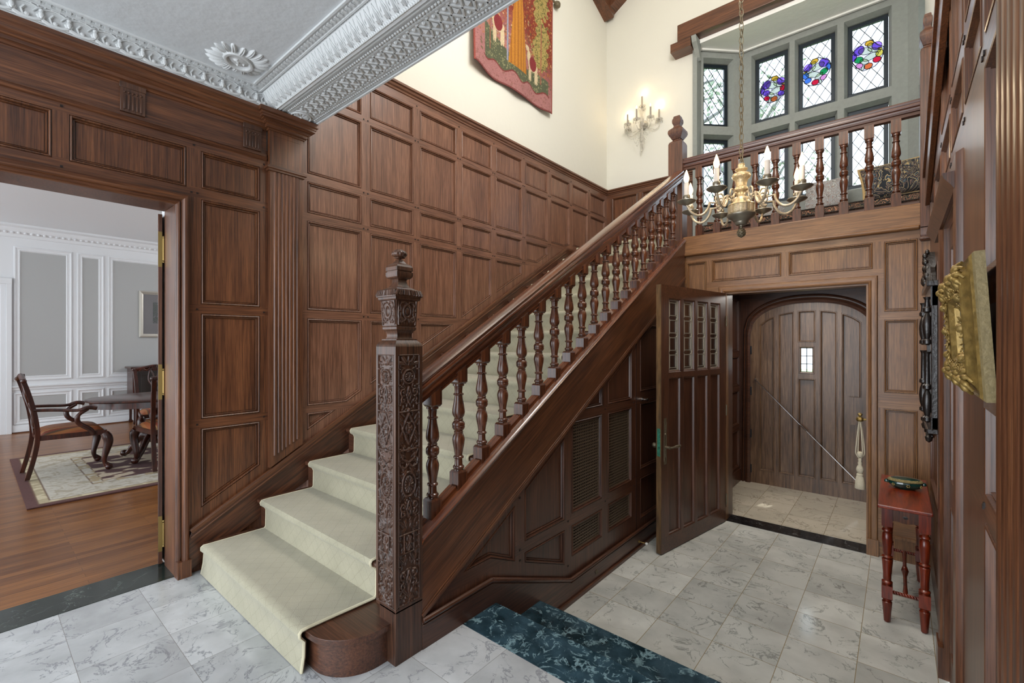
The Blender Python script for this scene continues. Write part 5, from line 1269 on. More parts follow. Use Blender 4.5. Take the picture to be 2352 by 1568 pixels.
mb = MB(); mb.lathe([(.012, 0), (.012, .004), (.005, .01), (.004, .055), (.004, .06)], (-1.652, 3.60, -.262), 10, axis='x'); mb.build('stem', 'brass', dsx)
mb = MB(); mb.lathe([(.008, .058), (.010, .064), (.010, .074), (.006, .078)], (-1.652, 3.60, -.262), 10, axis='x'); mb.build('tip', 'rubber', dsx)
# ================================================================ VESTIBULE DOOR LEAF (door_2)
hx, hy = -1.262, 4.667; ex, ey = -1.458, 3.592; LL = math.hypot(ex-hx, ey-hy); ax_, ay_ = (ex-hx)/LL, (ey-hy)/LL
LX = Matrix(((ax_, 0, -ay_, hx), (ay_, 0, ax_, hy), (0, 1, 0, 0), (0, 0, 0, 1)))
mb = MB(); st_, ml = .108, .040; w = (LL-2*st_-3*ml)/4
colsD = [(st_+i*(w+ml), st_+i*(w+ml)+w) for i in range(4)]
wins = [rect(a, 1.150, b, 1.762) for a, b in colsD]; lows = [rect(a, -.185, b, 1.105) for a, b in colsD]
PD = [(0, 0), (.004, -.002), (.010, -.004), (.014, -.012), (.016, -.020)]
for X_, sgn in ((LX, 1), (LX @ Matrix(((1, 0, 0, 0), (0, 1, 0, 0), (0, 0, -1, -.046), (0, 0, 0, 1))), -1)):
    panelled(mb, X_, rect(0, -.312, LL, 1.866), lows+wins, rails=[(1.105, 1.15), (-.32, -.185), (1.762, 1.87)], opens=(4, 5, 6, 7), prof=PD)
mb.X = LX
for p in ([(0, -.312), (LL, -.312)], [(0, 1.866), (LL, 1.866)], [(0, -.312), (0, 1.866)], [(LL, -.312), (LL, 1.866)]):
    (a, b), (c, d) = p; mb.add([(a, b, 0), (c, d, 0), (c, d, -.046), (a, b, -.046)], [(0, 1, 2, 3)], 0)
mb.box(LL-.004, -.31, -.045, LL+.002, 1.865, -.001, 3)
M['worn'] = wood('worn_edge_oak', 2, rgb(52, 38, 26), rgb(104, 78, 48), rgb(134, 100, 62), rough=.6, coat=0, fine=30)
d2 = struct(mb.build('door_2', ['kz', 'kx', 'kz', 'worn'], smooth=0))
mb = MB(LX)
for a, b in colsD: mb.box(a+.012, 1.162, -.025, b-.012, 1.750, -.022)
mb.build('pane', 'doorglass', d2, smooth=0)
mb = MB(LX)
def cm(pts, closed=False):
    for p, q_ in zip(pts[:-1], pts[1:]): mb.bar((p[0], p[1], -.0205), (q_[0], q_[1], -.0205), .0075, .006)
for a, b in colsD:
    a += .018; b -= .018; c = (a+b)/2; i_ = .026; z0, z1 = 1.166, 1.746; n_ = 4; hh_ = (z1-z0)/n_; e = .020
    cm([(a, z0), (a, z1), (b, z1), (b, z0), (a, z0)])
    for k in range(n_):
        y0_, y1_ = z0+k*hh_+e, z0+(k+1)*hh_-e; cm([(a+i_, y0_), (b-i_, y0_), (b-i_, y1_), (a+i_, y1_), (a+i_, y0_)])
    for k in range(n_+1):
        y = z0+k*hh_; pts = [(a+.010, y), (a+i_, y+e), (b-i_, y+e), (b-.010, y), (b-i_, y-e), (a+i_, y-e), (a+.010, y)]
        if k == 0: pts = [(a, y), (a+i_, y+e), (b-i_, y+e), (b, y)]
        if k == n_: pts = [(a, y), (a+i_, y-e), (b-i_, y-e), (b, y)]
        cm(pts)
        if 0 < k < n_: cm([(a, y), (a+.01, y)]); cm([(b-.01, y), (b, y)])
mb.build('lead_came', 'zinc', d2, smooth=0)
ha = LL-.052
U, V, H = relief(.042, .376, 41, 181, [('ring', 0, .19, .015, .16, .004, .004), ('petal', 0, .30, .014, .04, 8, .005), ('petal', 0, .10, .014, .06, 12, .005), ('dot', 0, .245, .011, .011, .012), ('leaf', .008, .34, .02, .006, 1.2, .005), ('leaf', .008, .03, .02, .006, -1.2, .005), ('line', [(.018, .03), (.019, .34)], .003, .004)], base=.0015)
mb = MB(); relief_mesh(mb, LX @ Matrix.Translation((ha, .407, .001)), U, V, H); mb.build('escutcheon', 'bronze', d2, smooth=60)
mb = MB(LX); mb.tube([(ha, .548, .004), (ha, .548, .05)], .011, 10); mb.tube([(ha, .548, .045), (ha-.02, .548, .056), (ha-.05, .550, .058)], [.010, .008, .008], 10); mb.tube([(ha-.05, .550, .058), (ha-.07, .55, .058), (ha-.12, .549, .056), (ha-.135, .549, .054)], [.007, .012, .0125, .010], 10)
mb.tube([(ha, .548, -.05), (ha, .548, -.085)], .010, 10); mb.ball((ha, .548, -.095), .022, 12); mb.build('lever_handle', 'bronze', d2)
mb = MB(LX); mb.box(LL+.002, .476, -.036, LL+.0045, .70, -.008); mb.box(LL+.0045, .53, -.028, LL+.012, .555, -.016, 0); mb.build('lock_plate', 'verd', d2, smooth=0)
mb = MB(LX)
for z in (1.6, .75, -.1): mb.tube([(-.006, z-.05, .004), (-.006, z+.05, .004)], .007, 8)
mb.build('hinge', 'bronze', d2)
# ================================================================ TASSEL
tx, ty = -.245, 4.80
ts = thing('tassel', (tx, ty, .76), 'cream rope tassel on a brass knob at the right jamb of the vestibule doorway', 'tassel')
mb = MB(); mb.lathe([(.003, -.020), (.020, -.016), (.027, 0), (.020, .016), (.008, .022), (.010, .030), (.016, .036), (.016, .044), (.008, .052), (.002, .054)], (tx, ty, .755), 16, flute=.06, nf=10); mb.tube([(tx, ty, .755), (-.2, ty, .755)], .008, 8); mb.build('knob', 'brass', ts)
mb = MB()
for s, yy in ((-1, 0), (1, .01), (-.5, .015), (.6, -.008)): mb.tube(sp_([(tx+s*.006, ty+yy, .735), (tx+s*.020, ty+yy, .60), (tx+s*.028, ty+yy, .50), (tx+s*.026, ty+yy, .46), (tx, ty, .42)]), .0045, 6)
mb.lathe([(.012, .44), (.020, .455), (.020, .475), (.012, .485)], (tx, ty, 0), 10)
mb.lathe([(.008, .43), (.014, .415), (.010, .405), (.014, .395), (.015, .385), (.012, .375), (.022, .355), (.026, .335), (.022, .315), (.014, .305), (.022, .300), (.024, .288), (.022, .284), (.026, .275), (.032, .23), (.036, .18), (.034, .176), (.004, .176)], (tx, ty, 0), 20, flute=.03, nf=20); mb.build('cord', 'rope', ts, smooth=60)
# ================================================================ CONSOLE TABLE AND BOX
tb = thing('console_table', (.04, 4.03, -.32), 'small red mahogany console table with turned legs against the right wall', 'table')
tz = .405; x0, x1, y0, y1 = -.098, .155, 3.60, 4.44
mb = MB(); mb.box(x0, y0, tz-.022, x1, y1, tz); mb.build('tabletop', 'mahy', tb, smooth=0, bevel=.006, segs=3)
LEGP = [(.010, 0), (.0165, .006), (.0195, .05), (.0235, .10), (.0255, .125), (.018, .132), (.024, .140), (.018, .148), (.024, .153)]
LEGP2 = [(.024, .225), (.018, .232), (.027, .242), (.027, .25), (.018, .258), (.021, .266), (.0205, .30), (.0245, .36), (.0265, .385), (.018, .392), (.027, .402), (.018, .412), (.022, .43), (.0245, .48), (.0265, .51), (.0225, .545), (.0165, .552), (.026, .562), (.026, .568), (.018, .578), (.024, .588), (.024, .594)]
lx = (x0+.045, x1-.036); ly = (y0+.045, y1-.045)
for x in lx:
    for y in ly:
        mb = MB(Matrix.Translation((x, y, -.32))); mb.lathe(LEGP, seg=18); mb.lathe(LEGP2, seg=18); mb.box(-.0265, -.0265, .15, .0265, .0265, .228); mb.box(-.0265, -.0265, .592, .0265, .0265, .703); mb.build('leg', 'mah', tb, smooth=40)
apr = lambda t: .038*(1 if t < .12 or t > .88 else (.35+.65*abs(math.cos((t-.12)/.76*PI*1.5)) if False else .55+.45*math.cos((t-.12)/.76*2*PI)))
def apron(p, q, ax):
    n_ = 24; top_ = tz-.024; pts = [(p+(q-p)*i/n_, top_-.075+ (0.030-.030*math.cos(2*PI*i/n_))*(-.5)+.03*abs(math.sin(PI*i/n_*1)) ) for i in range(n_+1)]
    return [(p, top_), (q, top_)]+pts[::-1]
mb = MB(); mb.prism(apron(lx[0]+.02, lx[1]-.02, 1), ly[0]-.020, ly[0]-.006, 1); mb.prism(apron(lx[0]+.02, lx[1]-.02, 1), ly[1]+.006, ly[1]+.020, 1)
mb.prism(apron(ly[0]+.02, ly[1]-.02, 0), lx[0]-.020, lx[0]-.006, 0); mb.prism(apron(ly[0]+.02, ly[1]-.02, 0), lx[1]+.006, lx[1]+.020, 0); mb.build('apron', 'kt', tb, smooth=0)
mb = MB(); mb.prism([((lx[0]+lx[1])/2+.013*math.cos(t), tz-.062+.009*math.sin(t)) for t in [2*PI*k/10 for k in range(10)]], ly[0]-.0225, ly[0]-.0195, 1); mb.build('apron_inlay', 'black_wood', tb)
def twist(p, q, r=.0095, n_=60, turns=9):
    p, q = Vector(p), Vector(q); d = q-p; mb = MB()
    for ph in (0, PI):
        a = Vector((0, 0, 1)); b = d.normalized().cross(a)
        mb.tube([p+d*(i/n_)+(a*math.cos(turns*2*PI*i/n_+ph)+b*math.sin(turns*2*PI*i/n_+ph))*r*.5 for i in range(n_+1)], r*.75, 6)
    return mb
zs_ = -.32+.19
for y in ly: twist((lx[0]+.02, y, zs_), (lx[1]-.02, y, zs_), turns=5).build('stretcher', 'mah', tb, smooth=60)
xm = (lx[0]+lx[1])/2
mb = MB(); mb.lathe([(.011, 0), (.013, .05), (.010, .12), (.010, .3), (.017, .36), (.012, .375), (.020, .39), (.012, .41), (.017, .42), (.010, .48), (.010, .6), (.013, .70), (.011, ly[1]-ly[0])], (xm, ly[0], zs_), 12, axis='y'); mb.build('stretcher', 'mah', tb)
bx_ = thing('porcelain_box', (.035, 4.10, tz), 'oval dark green lidded porcelain box with gilt band on the console table', 'box')
bm_ = Matrix.Translation((.035, 4.10, tz)) @ Matrix.Rotation(.15, 4, 'Z') @ Matrix.Diagonal((1.0, .62, 1, 1))
M['greenglaze'] = plain('dark_green_glaze', rgb(8, 52, 46), .08, coat=1, var=.25, bscale=30); M['giltglaze'] = floral('gilt_on_black', rgb(20, 22, 20), (rgb(200, 176, 110), rgb(150, 128, 70), rgb(210, 190, 130)), 60)
mb = MB(bm_); mb.lathe([(.05, 0), (.055, .004), (.075, .012), (.092, .030), (.094, .040), (.088, .050)], seg=32); mb.lathe([(.012, 0), (.014, .01), (.006, .02)], (-.098, 0, .032), 8); mb.lathe([(.012, 0), (.014, .01), (.006, .02)], (.098, 0, .032), 8)
mb.build('body', 'greenglaze', bx_, smooth=50)
mb = MB(bm_); mb.lathe([(.089, .049), (.095, .053), (.093, .060), (.080, .068)], seg=32); mb.build('gilt_rim', 'giltglaze', bx_, smooth=50)
mb = MB(bm_); mb.lathe([(.081, .067), (.06, .074), (.02, .078), (.002, .079)], seg=32); mb.build('lid', 'greenglaze', bx_, smooth=60)
for t in range(7):
    mb = MB(bm_); a = 2*PI*t/7+.3
    for k in range(6): b = 2*PI*k/6; mb.ball((.0935*math.cos(a)+.008*math.cos(b)*-math.sin(a), .0935*math.sin(a)+.008*math.cos(b)*math.cos(a), .030+.007*math.sin(b)), .0035, 5)
    mb.build('gilt_flower', 'gold', bx_)
# ================================================================ CARVED DARK MIRROR
cm_ = thing('wall_mirror', (XR, 4.14, 1.3), 'tall dark carved wall mirror with turned side columns above the console table', 'mirror')
mb = MB(R_)
for a0_, a1_ in ((3.80, 3.90), (4.38, 4.48)): mb.box(a0_, .86, 0, a1_, 1.76, .030)
mb.box(3.80, 1.62, 0, 4.48, 1.76, .034); mb.box(3.80, .86, 0, 4.48, .94, .034); mb.box(3.76, 1.74, 0, 4.52, 1.775, .055); mb.box(3.77, .84, 0, 4.51, .87, .05)
mb.prism([(3.86, 1.77), (4.42, 1.77), (4.36, 1.84), (4.28, 1.86), (4.20, 1.92), (4.14, 1.95), (4.08, 1.92), (4.0, 1.86), (3.92, 1.84)], 0, .03, 2); mb.prism([(3.90, .84), (4.38, .84), (4.28, .80), (4.14, .76), (4.0, .80)], 0, .028, 2)
mb.build('frame', 'black_wood', cm_, smooth=0, bevel=.004)
for a in (3.85, 4.43):
    mb = MB(R_)
    for z0_, L_2 in ((1.38, .30), (.90, .44)):
        mb.X = R_ @ Matrix(((1, 0, 0, a), (0, 0, 1, z0_), (0, 1, 0, .048), (0, 0, 0, 1)))
        mb.lathe([(.008, 0), (.022, .01), (.022, .03), (.012, .04), (.020, .07), (.024, .12), (.020, .17), (.010, .20), (.022, .21), (.022, .23), (.014, .24), (.012, L_2-.02), (.020, L_2)], seg=14)
    mb.X = R_ @ Matrix(((1, 0, 0, a), (0, 0, 1, .775), (0, 1, 0, .040), (0, 0, 0, 1))); mb.lathe([(.002, 0), (.014, .01), (.020, .035), (.010, .05), (.022, .065), (.022, .085)], seg=12)
    mb.build('column', 'black_wood', cm_)
mb = MB(R_); rs = random.Random(5); mb.prism([(4.0, 1.76), (4.28, 1.76), (4.24, 1.9), (4.14, 2.0), (4.04, 1.9)], .0, .045, 2)
for i in range(22): t = i/21; a = 4.14+(rs.uniform(-.12, .12))*(1-t*.6); mb.ball((a, 1.80+.20*t, .035+.015*rs.random()), .020*(1-.4*t), 12, sy=1.5)
mb.bar((3.84, .815, .03), (4.44, .815, .03), .012, .012)
for i in range(9): mb.ball((3.86+.07*i, .815, .035), .018, 7)
mb.build('carved_crest', 'black_wood', cm_, smooth=60)
mb = MB(R_); mb.box(3.895, .94, .006, 4.385, 1.62, .012); mb.build('glass', 'mirrorglass', cm_, smooth=0)
# ================================================================ GILT FRAME, BLACK PANEL
gf = thing('picture_frame', (.171, 1.8, 1.437), 'ornate gilt picture frame hanging tilted on the right wall beside the fluted pilaster', 'picture frame')
GX = Matrix.Translation((.172, 0, 1.262)) @ Matrix.Rotation(-.058, 4, 'Y') @ Matrix.Translation((-.172, 0, -1.262)) @ frame_map('R', .172)
A0, A1, B0, B1 = 1.50, 2.10, 1.262, 1.612
def ringprof(mb, pr, m=0):
    rings = []
    for i, d in pr: rings.append([(a, b, d) for a, b in inset(rect(A0, B0, A1, B1), i)])
    mb.loft(rings, m, caps=False)
mb = MB(GX); ringprof(mb, [(0, 0), (0, .018), (.004, .022)]); mb.build('edge', 'goldside', gf, smooth=0)
mb = MB(GX); ringprof(mb, [(.004, .022), (.010, .027), (.014, .024), (.020, .024), (.034, .030), (.046, .041), (.050, .044), (.056, .044), (.060, .038), (.085, .036), (.098, .022), (.104, .024), (.108, .012)]); mb.build('moulding', 'gold', gf, smooth=40)
mb = MB(GX); rs = random.Random(11)
def scroll3(a, b, c, r, ph, k=1):
    pts = [(a+r*(1-.07*i)*math.cos(ph+k*i*.6), b+r*(1-.07*i)*math.sin(ph+k*i*.6), c+.0012*i) for i in range(10)]; mb.tube(pts, [r*.30*(1-.05*i) for i in range(10)], 6)
per = []
for i in range(26): t = i/26; per += [(A0+.07+(A1-A0-.14)*t, B1-.072), (A0+.07+(A1-A0-.14)*t, B0+.072)]
for i in range(14): t = (i+.5)/14; per += [(A0+.072, B0+.06+(B1-B0-.12)*t), (A1-.06, B0+.06+(B1-B0-.12)*t)]
for a, b in per: scroll3(a+rs.uniform(-.008, .008), b+rs.uniform(-.008, .008), .038, rs.uniform(.008, .013), rs.uniform(0, 6), rs.choice((-1, 1)))
for a in (A0+.075, A1-.05, (A0+A1)/2):
    for b in (B0+.05, B1-.05):
        for k in range(9): t = 2*PI*k/9; mb.tube(sp_([(a, b, .042), (a+.016*math.cos(t), b+.016*math.sin(t), .048), (a+.030*math.cos(t+.2), b+.030*math.sin(t+.2), .042), (a+.036*math.cos(t+.5), b+.036*math.sin(t+.5), .034)], 4), [.005]*2+[.0075]*6+[.004]*5, 8)
        mb.ball((a, b, .050), .012, 8)
for b in (B0+.10, B0+.175, B1-.10):
    for a in (A0+.075, A1-.05): mb.ball((a, b, .042), .014, 7)
mb.build('carved_ornament', 'gold', gf, smooth=50)
mb = MB(GX); mb.box(A0+.10, B0+.10, .006, A1-.10, B1-.10, .012); mb.build('canvas', plain('greenish_canvas', rgb(96, 96, 82), .5, var=.3, bscale=12), gf, smooth=0)
mb = MB(R_); mb.box(1.412, 1.22, 0, 1.80, 1.60, .006); o = mb.build('glossy_panel', 'blackv', None, smooth=0, bevel=.001); tag(o, 'glossy black veined panel on the right wall behind the gilt frame', 'panel')
# ================================================================ DINING ROOM
def stripes():
    m, n, l, p = newmat('striped_orange_silk'); tc = n.new('ShaderNodeTexCoord'); sp = n.new('ShaderNodeSeparateXYZ'); l.new(tc.outputs['Object'], sp.inputs[0])
    mt = n.new('ShaderNodeMath'); mt.operation = 'MULTIPLY'; mt.inputs[1].default_value = 9; l.new(sp.outputs[0], mt.inputs[0]); fr = n.new('ShaderNodeMath'); fr.operation = 'FRACT'; l.new(mt.outputs[0], fr.inputs[0])
    r = n.new('ShaderNodeValToRGB'); r.color_ramp.interpolation = 'CONSTANT'; e = r.color_ramp.elements; e[0].color = rgb(140, 76, 40); e[1].position = .25; e[1].color = rgb(104, 64, 36)
    for q_, c in ((.38, rgb(168, 132, 80)), (.46, rgb(120, 56, 34)), (.7, rgb(86, 62, 42)), (.82, rgb(150, 94, 50))): x = e.new(q_); x.color = c
    l.new(fr.outputs[0], r.inputs['Fac']); l.new(r.outputs['Color'], p.inputs['Base Color']); p.inputs['Roughness'].default_value = .5; return m
M['stripe'] = stripes()
def dining_chair(name, label, arms, loc, rz):
    t = thing(name, loc, label, 'chair', None, rz)
    B = lambda mb, nm, mat, s=45: mb.build(nm, mat, t, smooth=s, local=True)
    fw, bw, sy, by = .285, .215, .27, -.25
    mb = MB(); mb.X = Matrix()
    mb.prism([(-bw, by), (bw, by), (fw, sy), (-fw, sy)], .385, .435, 2); B(mb, 'seat_frame', 'dmah', 0)
    mb = MB(); n_ = 12; g_ = []
    for j in range(n_+1):
        for i in range(n_+1):
            v_ = j/n_; w_ = bw+(fw-bw)*v_-.012; u_ = i/n_*2-1; e = max(0, (1-abs(u_)**4)*(1-abs(v_*2-1)**4)); g_.append((u_*w_, by+.012+(sy-by-.024)*v_, .43+.075*e**.5))
    mb.add(g_, [(j*(n_+1)+i, j*(n_+1)+i+1, (j+1)*(n_+1)+i+1, (j+1)*(n_+1)+i) for j in range(n_) for i in range(n_)]); B(mb, 'seat', 'stripe', 60)
    for s in (-1, 1):
        mb = MB(); pts = sp_([(s*fw*.93, sy-.02, .40), (s*fw*.97, sy+.005, .35), (s*fw*.98, sy+.012, .29), (s*fw*.95, sy-.005, .20), (s*fw*.93, sy-.02, .12), (s*fw*.93, sy-.01, .06), (s*fw*.96, sy+.01, .035)], 5)
        rr = np.interp(np.linspace(0, 1, len(pts)), [0, .15, .35, .6, .8, 1], [.036, .046, .040, .027, .019, .023]).tolist()
        mb.tube(pts, rr, 10); mb.ball((s*fw*.965, sy+.015, .028), .031, 10)
        for k in range(3): mb.tube([(s*fw*.95, sy, .075), (s*fw*.965+(k-1)*.018, sy+.038, .045), (s*fw*.965+(k-1)*.022, sy+.048, .012)], [.010, .009, .006], 6)
        mb.ball((s*fw*.98, sy+.020, .33), .034, 8, sx=.8, sy=.8); B(mb, 'leg', 'dmah', 60)
        mb = MB(); pts = sp_([(s*bw*1.0, by-.075, .01), (s*bw, by-.03, .20), (s*bw, by, .42), (s*bw*1.02, by-.02, .65), (s*bw*1.04, by-.06, .85), (s*bw*1.07, by-.10, 1.0)], 4)
        mb.loft([[(p.x-.019, p.y-.018, p.z), (p.x+.019, p.y-.018, p.z), (p.x+.019, p.y+.018, p.z), (p.x-.019, p.y+.018, p.z)] for p in pts]); B(mb, 'leg', 'dmah', 30)
    mb = MB(); pts = sp_([(-bw*1.12, by-.105, 1.0), (-bw*.9, by-.10, 1.005), (-bw*.4, by-.10, 1.03), (0, by-.10, 1.045), (bw*.4, by-.10, 1.03), (bw*.9, by-.10, 1.005), (bw*1.12, by-.105, 1.0)], 5)
    mb.tube(pts, .023, 8)
    for k in range(7): a = PI*(k+.5)/7; mb.tube([(0, by-.085, 1.0), (.05*math.cos(a), by-.08, 1.0+.06*math.sin(a))], [.006, .010], 6)
    for s in (-1, 1):
        mb.ball((s*bw*1.12, by-.10, 1.0), .024, 10); mb.tube(sp_([(s*.06, by-.08, 1.02), (s*.10, by-.08, .99), (s*.14, by-.085, 1.01), (s*.18, by-.085, .985)]), .010, 6)
    B(mb, 'crest_rail', 'dmah', 60)
    mb = MB()
    for s in (-1, 1):
        mb.tube(sp_([(s*.03, by-.005, .44), (s*.075, by-.02, .60), (s*.025, by-.04, .72), (s*.08, by-.07, .85), (s*.06, by-.09, 1.0)]), .011, 6); mb.tube(sp_([(s*.06, by-.01, .50), (0, by-.02, .62), (s*-.05, by-.04, .74), (0, by-.065, .86), (s*.05, by-.09, .99)]), .009, 6)
    mb.box(-.06, by-.015, .435, .06, by+.012, .475); B(mb, 'splat', 'dmah', 60)
    if arms:
        for s in (-1, 1):
            mb = MB(); pts = sp_([(s*bw*1.06, by-.03, .70), (s*.25, by+.12, .69), (s*.315, by+.28, .675), (s*.318, by+.37, .695), (s*.31, by+.43, .68)], 5); mb.tube(pts, [.016]*12+[.022]*(len(pts)-12), 8)
            mb.tube(sp_([(s*.312, by+.36, .68), (s*.318, by+.285, .62), (s*.31, by+.29, .54), (s*.30, by+.38, .46), (s*.29, by+.41, .40)], 5), [.018]*6+[.023]*15, 8); B(mb, 'armrest', 'dmah', 60)
    return t
dining_chair('dining_armchair', 'dark mahogany armchair with claw feet at the near end of the dining table', True, (-6.86, .69, .013), .03)
dining_chair('dining_chair', 'carved side chair on the near long side of the dining table', False, (-6.37, 1.49, .013), PI/2)
dining_chair('dining_chair', 'carved side chair on the far side of the dining table before the sideboard', False, (-7.80, 1.72, .013), -PI/2)
TBX, TBY = -6.92, 2.05
dt = thing('dining_table', (TBX, TBY, .0), 'oval dark mahogany pedestal dining table on the patterned rug', 'table')
def oval(a, b, n_=64): return [(TBX+a*math.copysign(abs(math.cos(t))**.85, math.cos(t)), TBY+b*math.copysign(abs(math.sin(t))**.85, math.sin(t))) for t in [2*PI*k/n_ for k in range(n_)]]
mb = MB(); mb.loft([[(x, y, z) for x, y in oval(.60+d, 1.22+d)] for d, z in ((-.02, .722), (0, .728), (.004, .737), (0, .746), (-.006, .75))]); mb.build('tabletop', 'dmah', dt)
mb = MB(); mb.loft([[(x, y, z) for x, y in oval(.56, 1.18)] for z in (.655, .722)]); mb.build('apron', 'dmah', dt)
for cy in (TBY-.55, TBY+.55):
    mb = MB(); mb.lathe([(.05, .17), (.10, .20), (.11, .26), (.06, .32), (.045, .38), (.09, .46), (.10, .52), (.05, .58), (.08, .655)], (TBX, cy, 0), 20)
    for k in range(4):
        a = PI/4+k*PI/2; c, s = math.cos(a), math.sin(a); mb.tube(sp_([(TBX+c*.06, cy+s*.06, .24), (TBX+c*.18, cy+s*.18, .27), (TBX+c*.28, cy+s*.28, .16), (TBX+c*.36, cy+s*.36, .06), (TBX+c*.40, cy+s*.40, .056)]), [.045]*6+[.034]*7+[.026]*8, 8); mb.ball((TBX+c*.40, cy+s*.40, .053), .040, 8)
    mb.build('pedestal', 'dmah', dt, smooth=60)
# rug
nu, nv = 250, 330; rx_, ry_ = (-8.05, -5.54), (.31, 3.75)
gx = np.linspace(0, 1, nu); gy = np.linspace(0, 1, nv); GXX, GYY = np.meshgrid(gx, gy); W_, H_ = rx_[1]-rx_[0], ry_[1]-ry_[0]
ed = np.minimum(np.minimum(GXX, 1-GXX)*W_, np.minimum(GYY, 1-GYY)*H_); rg = np.random.default_rng(8)
Cc = np.zeros(GXX.shape+(3,)); Cc[:] = lin(196, 190, 176)
def nz_(f, s):
    g_ = rg.uniform(0, 1, (f+2, f+2)); a = np.linspace(0, f, GXX.shape[0]); b = np.linspace(0, f, GXX.shape[1]); i = np.floor(a).astype(int); j = np.floor(b).astype(int); fa = (a-i)[:, None]; fb = (b-j)[None]
    return (g_[np.ix_(i, j)]*(1-fa)+g_[np.ix_(i+1, j)]*fa)*(1-fb)+(g_[np.ix_(i, j+1)]*(1-fa)+g_[np.ix_(i+1, j+1)]*fa)*fb
A_, B_ = nz_(60, 0), nz_(34, 1)
fl = (np.abs(A_-.5) < .06) & (ed > .16); Cc[fl] = lin(176, 166, 146)
fl = (B_ > .72) & (ed > .20) & (ed < .48); Cc[fl] = lin(172, 162, 142)
m_ = ed < .075; Cc[m_] = lin(92, 58, 54)
m_ = (ed > .075) & (ed < .15); Cc[m_] = lin(178, 164, 132); Cc[m_ & (A_ > .6)] = lin(208, 196, 164)
for e0 in (.075, .15, .47, .56): Cc[(np.abs(ed-e0) < .006)] = lin(110, 84, 66)
m_ = (ed > .47) & (ed < .56); Cc[m_ & (A_ > .5)] = lin(170, 152, 120)
m_ = ed > .56; Cc[m_] = lin(84, 56, 56); Cc[m_ & (B_ > .58)] = lin(196, 180, 156); Cc[m_ & (np.abs(B_-.55) < .03)] = lin(120, 92, 80)
Cc *= rg.uniform(.88, 1.1, GXX.shape)[..., None]
me = bpy.data.meshes.new('rug'); vs = np.stack([rx_[0]+GXX*W_, ry_[0]+GYY*H_, np.full(GXX.shape, .012)], -1).reshape(-1, 3)
fs = [(j*nu+i, j*nu+i+1, (j+1)*nu+i+1, (j+1)*nu+i) for j in range(nv-1) for i in range(nu-1)]
me.from_pydata(vs.tolist(), [], fs); at = me.color_attributes.new('Col', 'FLOAT_COLOR', 'POINT'); at.data.foreach_set('color', np.concatenate([Cc, np.ones(GXX.shape+(1,))], -1).reshape(-1).astype(np.float32)); me.materials.append(M['rugweave'])
o = bpy.data.objects.new('area_rug', me); C.objects.link(o); so = o.modifiers.new('thick', 'SOLIDIFY'); so.thickness = .010; so.offset = -1
tag(o, 'cream and plum patterned area rug under the dining table', 'rug')
# sideboard
sb = thing('sideboard', (-10.1, 2.5, 0), 'dark carved sideboard against the far dining room wall', 'sideboard')
mb = MB(); mb.box(-10.30, 1.78, .40, -9.88, 3.2, .94); mb.box(-10.315, 1.75, .94, -9.85, 3.23, .975); mb.build('cabinet_body', 'dmah', sb, smooth=0, bevel=.006)
for x in (-10.26, -9.92):
    for y in (1.82, 3.16): mb = MB(); mb.sq([(.022, 0), (.026, .03), (.016, .06), (.018, .36), (.026, .41)], (x, y, 0)); mb.build('leg', 'dmah', sb, smooth=30)
for y in (1.84, 2.52): mb = MB(); mb.box(-9.885, y, .46, -9.868, y+.62, .90); mb.box(-9.872, y+.05, .51, -9.862, y+.57, .85); mb.tube([(-9.86, y+.31+.03*math.cos(t), .70+.03*math.sin(t)) for t in [2*PI*k/12 for k in range(12)]], .004, 5, closed=True); mb.build('door', 'black_wood', sb, smooth=0, bevel=.004)
# framed print
pc = thing('framed_print', (DXL, 2.25, 1.9), 'silver framed landscape print on the grey dining room wall', 'picture')
mb = MB(D_); rings = []
for i, d in [(0, 0), (0, .03), (.02, .036), (.045, .026), (.06, .022)]: rings.append([(a, b, d) for a, b in inset(rect(1.95, 1.485, 2.62, 2.315), i)])
mb.loft(rings, 0, caps=False); mb.build('frame', 'silver', pc, smooth=0)
mb = MB(D_); mb.box(2.0, 1.54, .004, 2.57, 2.26, .012); mb.build('mat_board', 'mat', pc, smooth=0)
mb = MB(D_); mb.box(2.15, 1.74, .012, 2.44, 2.12, .014); mb.build('print', floral('landscape_print', rgb(150, 160, 140), (rgb(120, 130, 96), rgb(190, 190, 180), rgb(90, 104, 84)), 6), pc, smooth=0)
mb = MB(D_); mb.box(2.0, 1.54, .018, 2.57, 2.26, .020); mb.build('glass', 'doorglass', pc, smooth=0)
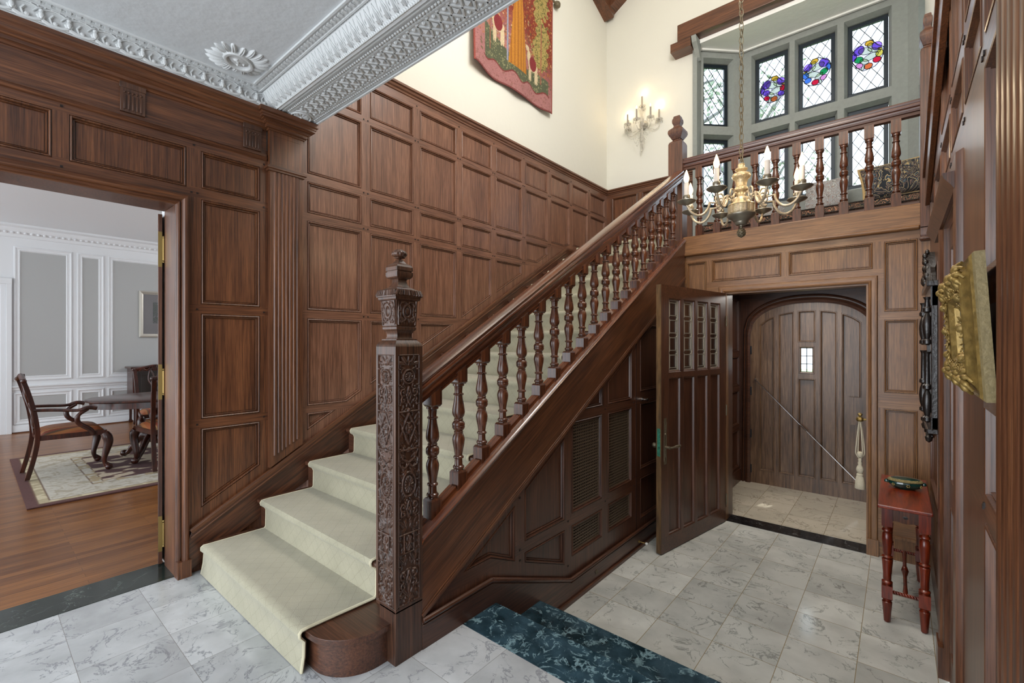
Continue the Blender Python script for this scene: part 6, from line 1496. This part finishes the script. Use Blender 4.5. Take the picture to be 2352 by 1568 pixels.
# door swung into the dining room, seen edge-on
mb = MB(Matrix.Translation((-3.530, .772, 0)) @ Matrix.Rotation(PI-.217, 4, 'Z')); mb.box(0, -.010, .012, .95, .012, 2.20)
d4 = struct(mb.build('door_3', 'kz', smooth=0, bevel=.002))
mb = MB(Matrix.Translation((-3.530, .772, 0)) @ Matrix.Rotation(PI-.217, 4, 'Z'))
for z in (1.98, 1.15, .2): mb.box(-.003, -.009, z-.11, .001, .011, z+.11); mb.tube([(-.006, -.016, z-.07), (-.006, -.016, z+.07)], .006, 8); mb.ball((-.006, -.016, z+.078), .007, 6); mb.ball((-.006, -.016, z-.078), .007, 6)
mb.build('hinge', 'brass', d4)
# ================================================================ TREES OUTSIDE THE BAY
M['bark'] = plain('bark', rgb(116, 116, 116), .9, bump=.5, bscale=20); M['leaf'] = plain('tree_leaves', rgb(128, 142, 122), .7, var=.3, bscale=4)
def tree(x, y, h, label, seed):
    rs = random.Random(seed); t = thing('tree', (x, y, -.6), label, 'tree', 'garden trees beyond the bay window')
    mb = MB(); mb.tube(sp_([(x, y, -.6), (x+.2, y, h*.35), (x-.1, y+.1, h*.7), (x, y, h)]), [.28]*6+[.2]*6+[.1]*7, 8); tips = []
    for i in range(26):
        a = rs.uniform(0, 6.3); z = h*rs.uniform(.28, .95); L = rs.uniform(1.0, 2.6)*(1.2-z/h*.5); e = (x+math.cos(a)*L, y+math.sin(a)*L, z+rs.uniform(.1, 1.1)); m_ = (x+math.cos(a)*L*.5, y+math.sin(a)*L*.5, z+.15); mb.tube(sp_([(x, y, z-.2), m_, e], 4), [.07]*3+[.05]*3+[.03]*3, 6); tips += [e, m_]
    mb.build('trunk', 'bark', t, smooth=60); mb = MB()
    for e in tips:
        for k in range(34):
            p = Vector(e)+Vector((rs.gauss(0, .5), rs.gauss(0, .5), rs.gauss(0, .35))); s = rs.uniform(.05, .11); a = Vector((rs.uniform(-1, 1), rs.uniform(-1, 1), rs.uniform(-1, 1))).normalized()*s; b = a.cross(Vector((rs.uniform(-1, 1), rs.uniform(-1, 1), rs.uniform(-1, 1)))).normalized()*s*.5
            mb.add([p-a, p-b, p+a, p+b], [(0, 1, 2, 3)])
    o = mb.build('foliage', 'leaf', t, smooth=0)
tree(-5.2, 12.5, 9.5, 'leafy garden tree seen through the left angled light of the bay window', 1)
tree(-4.2, 19.5, 12, 'leafy garden tree behind the left stained glass light', 2)
tree(3.0, 20.0, 12.5, 'leafy garden tree behind the right stained glass light', 3)
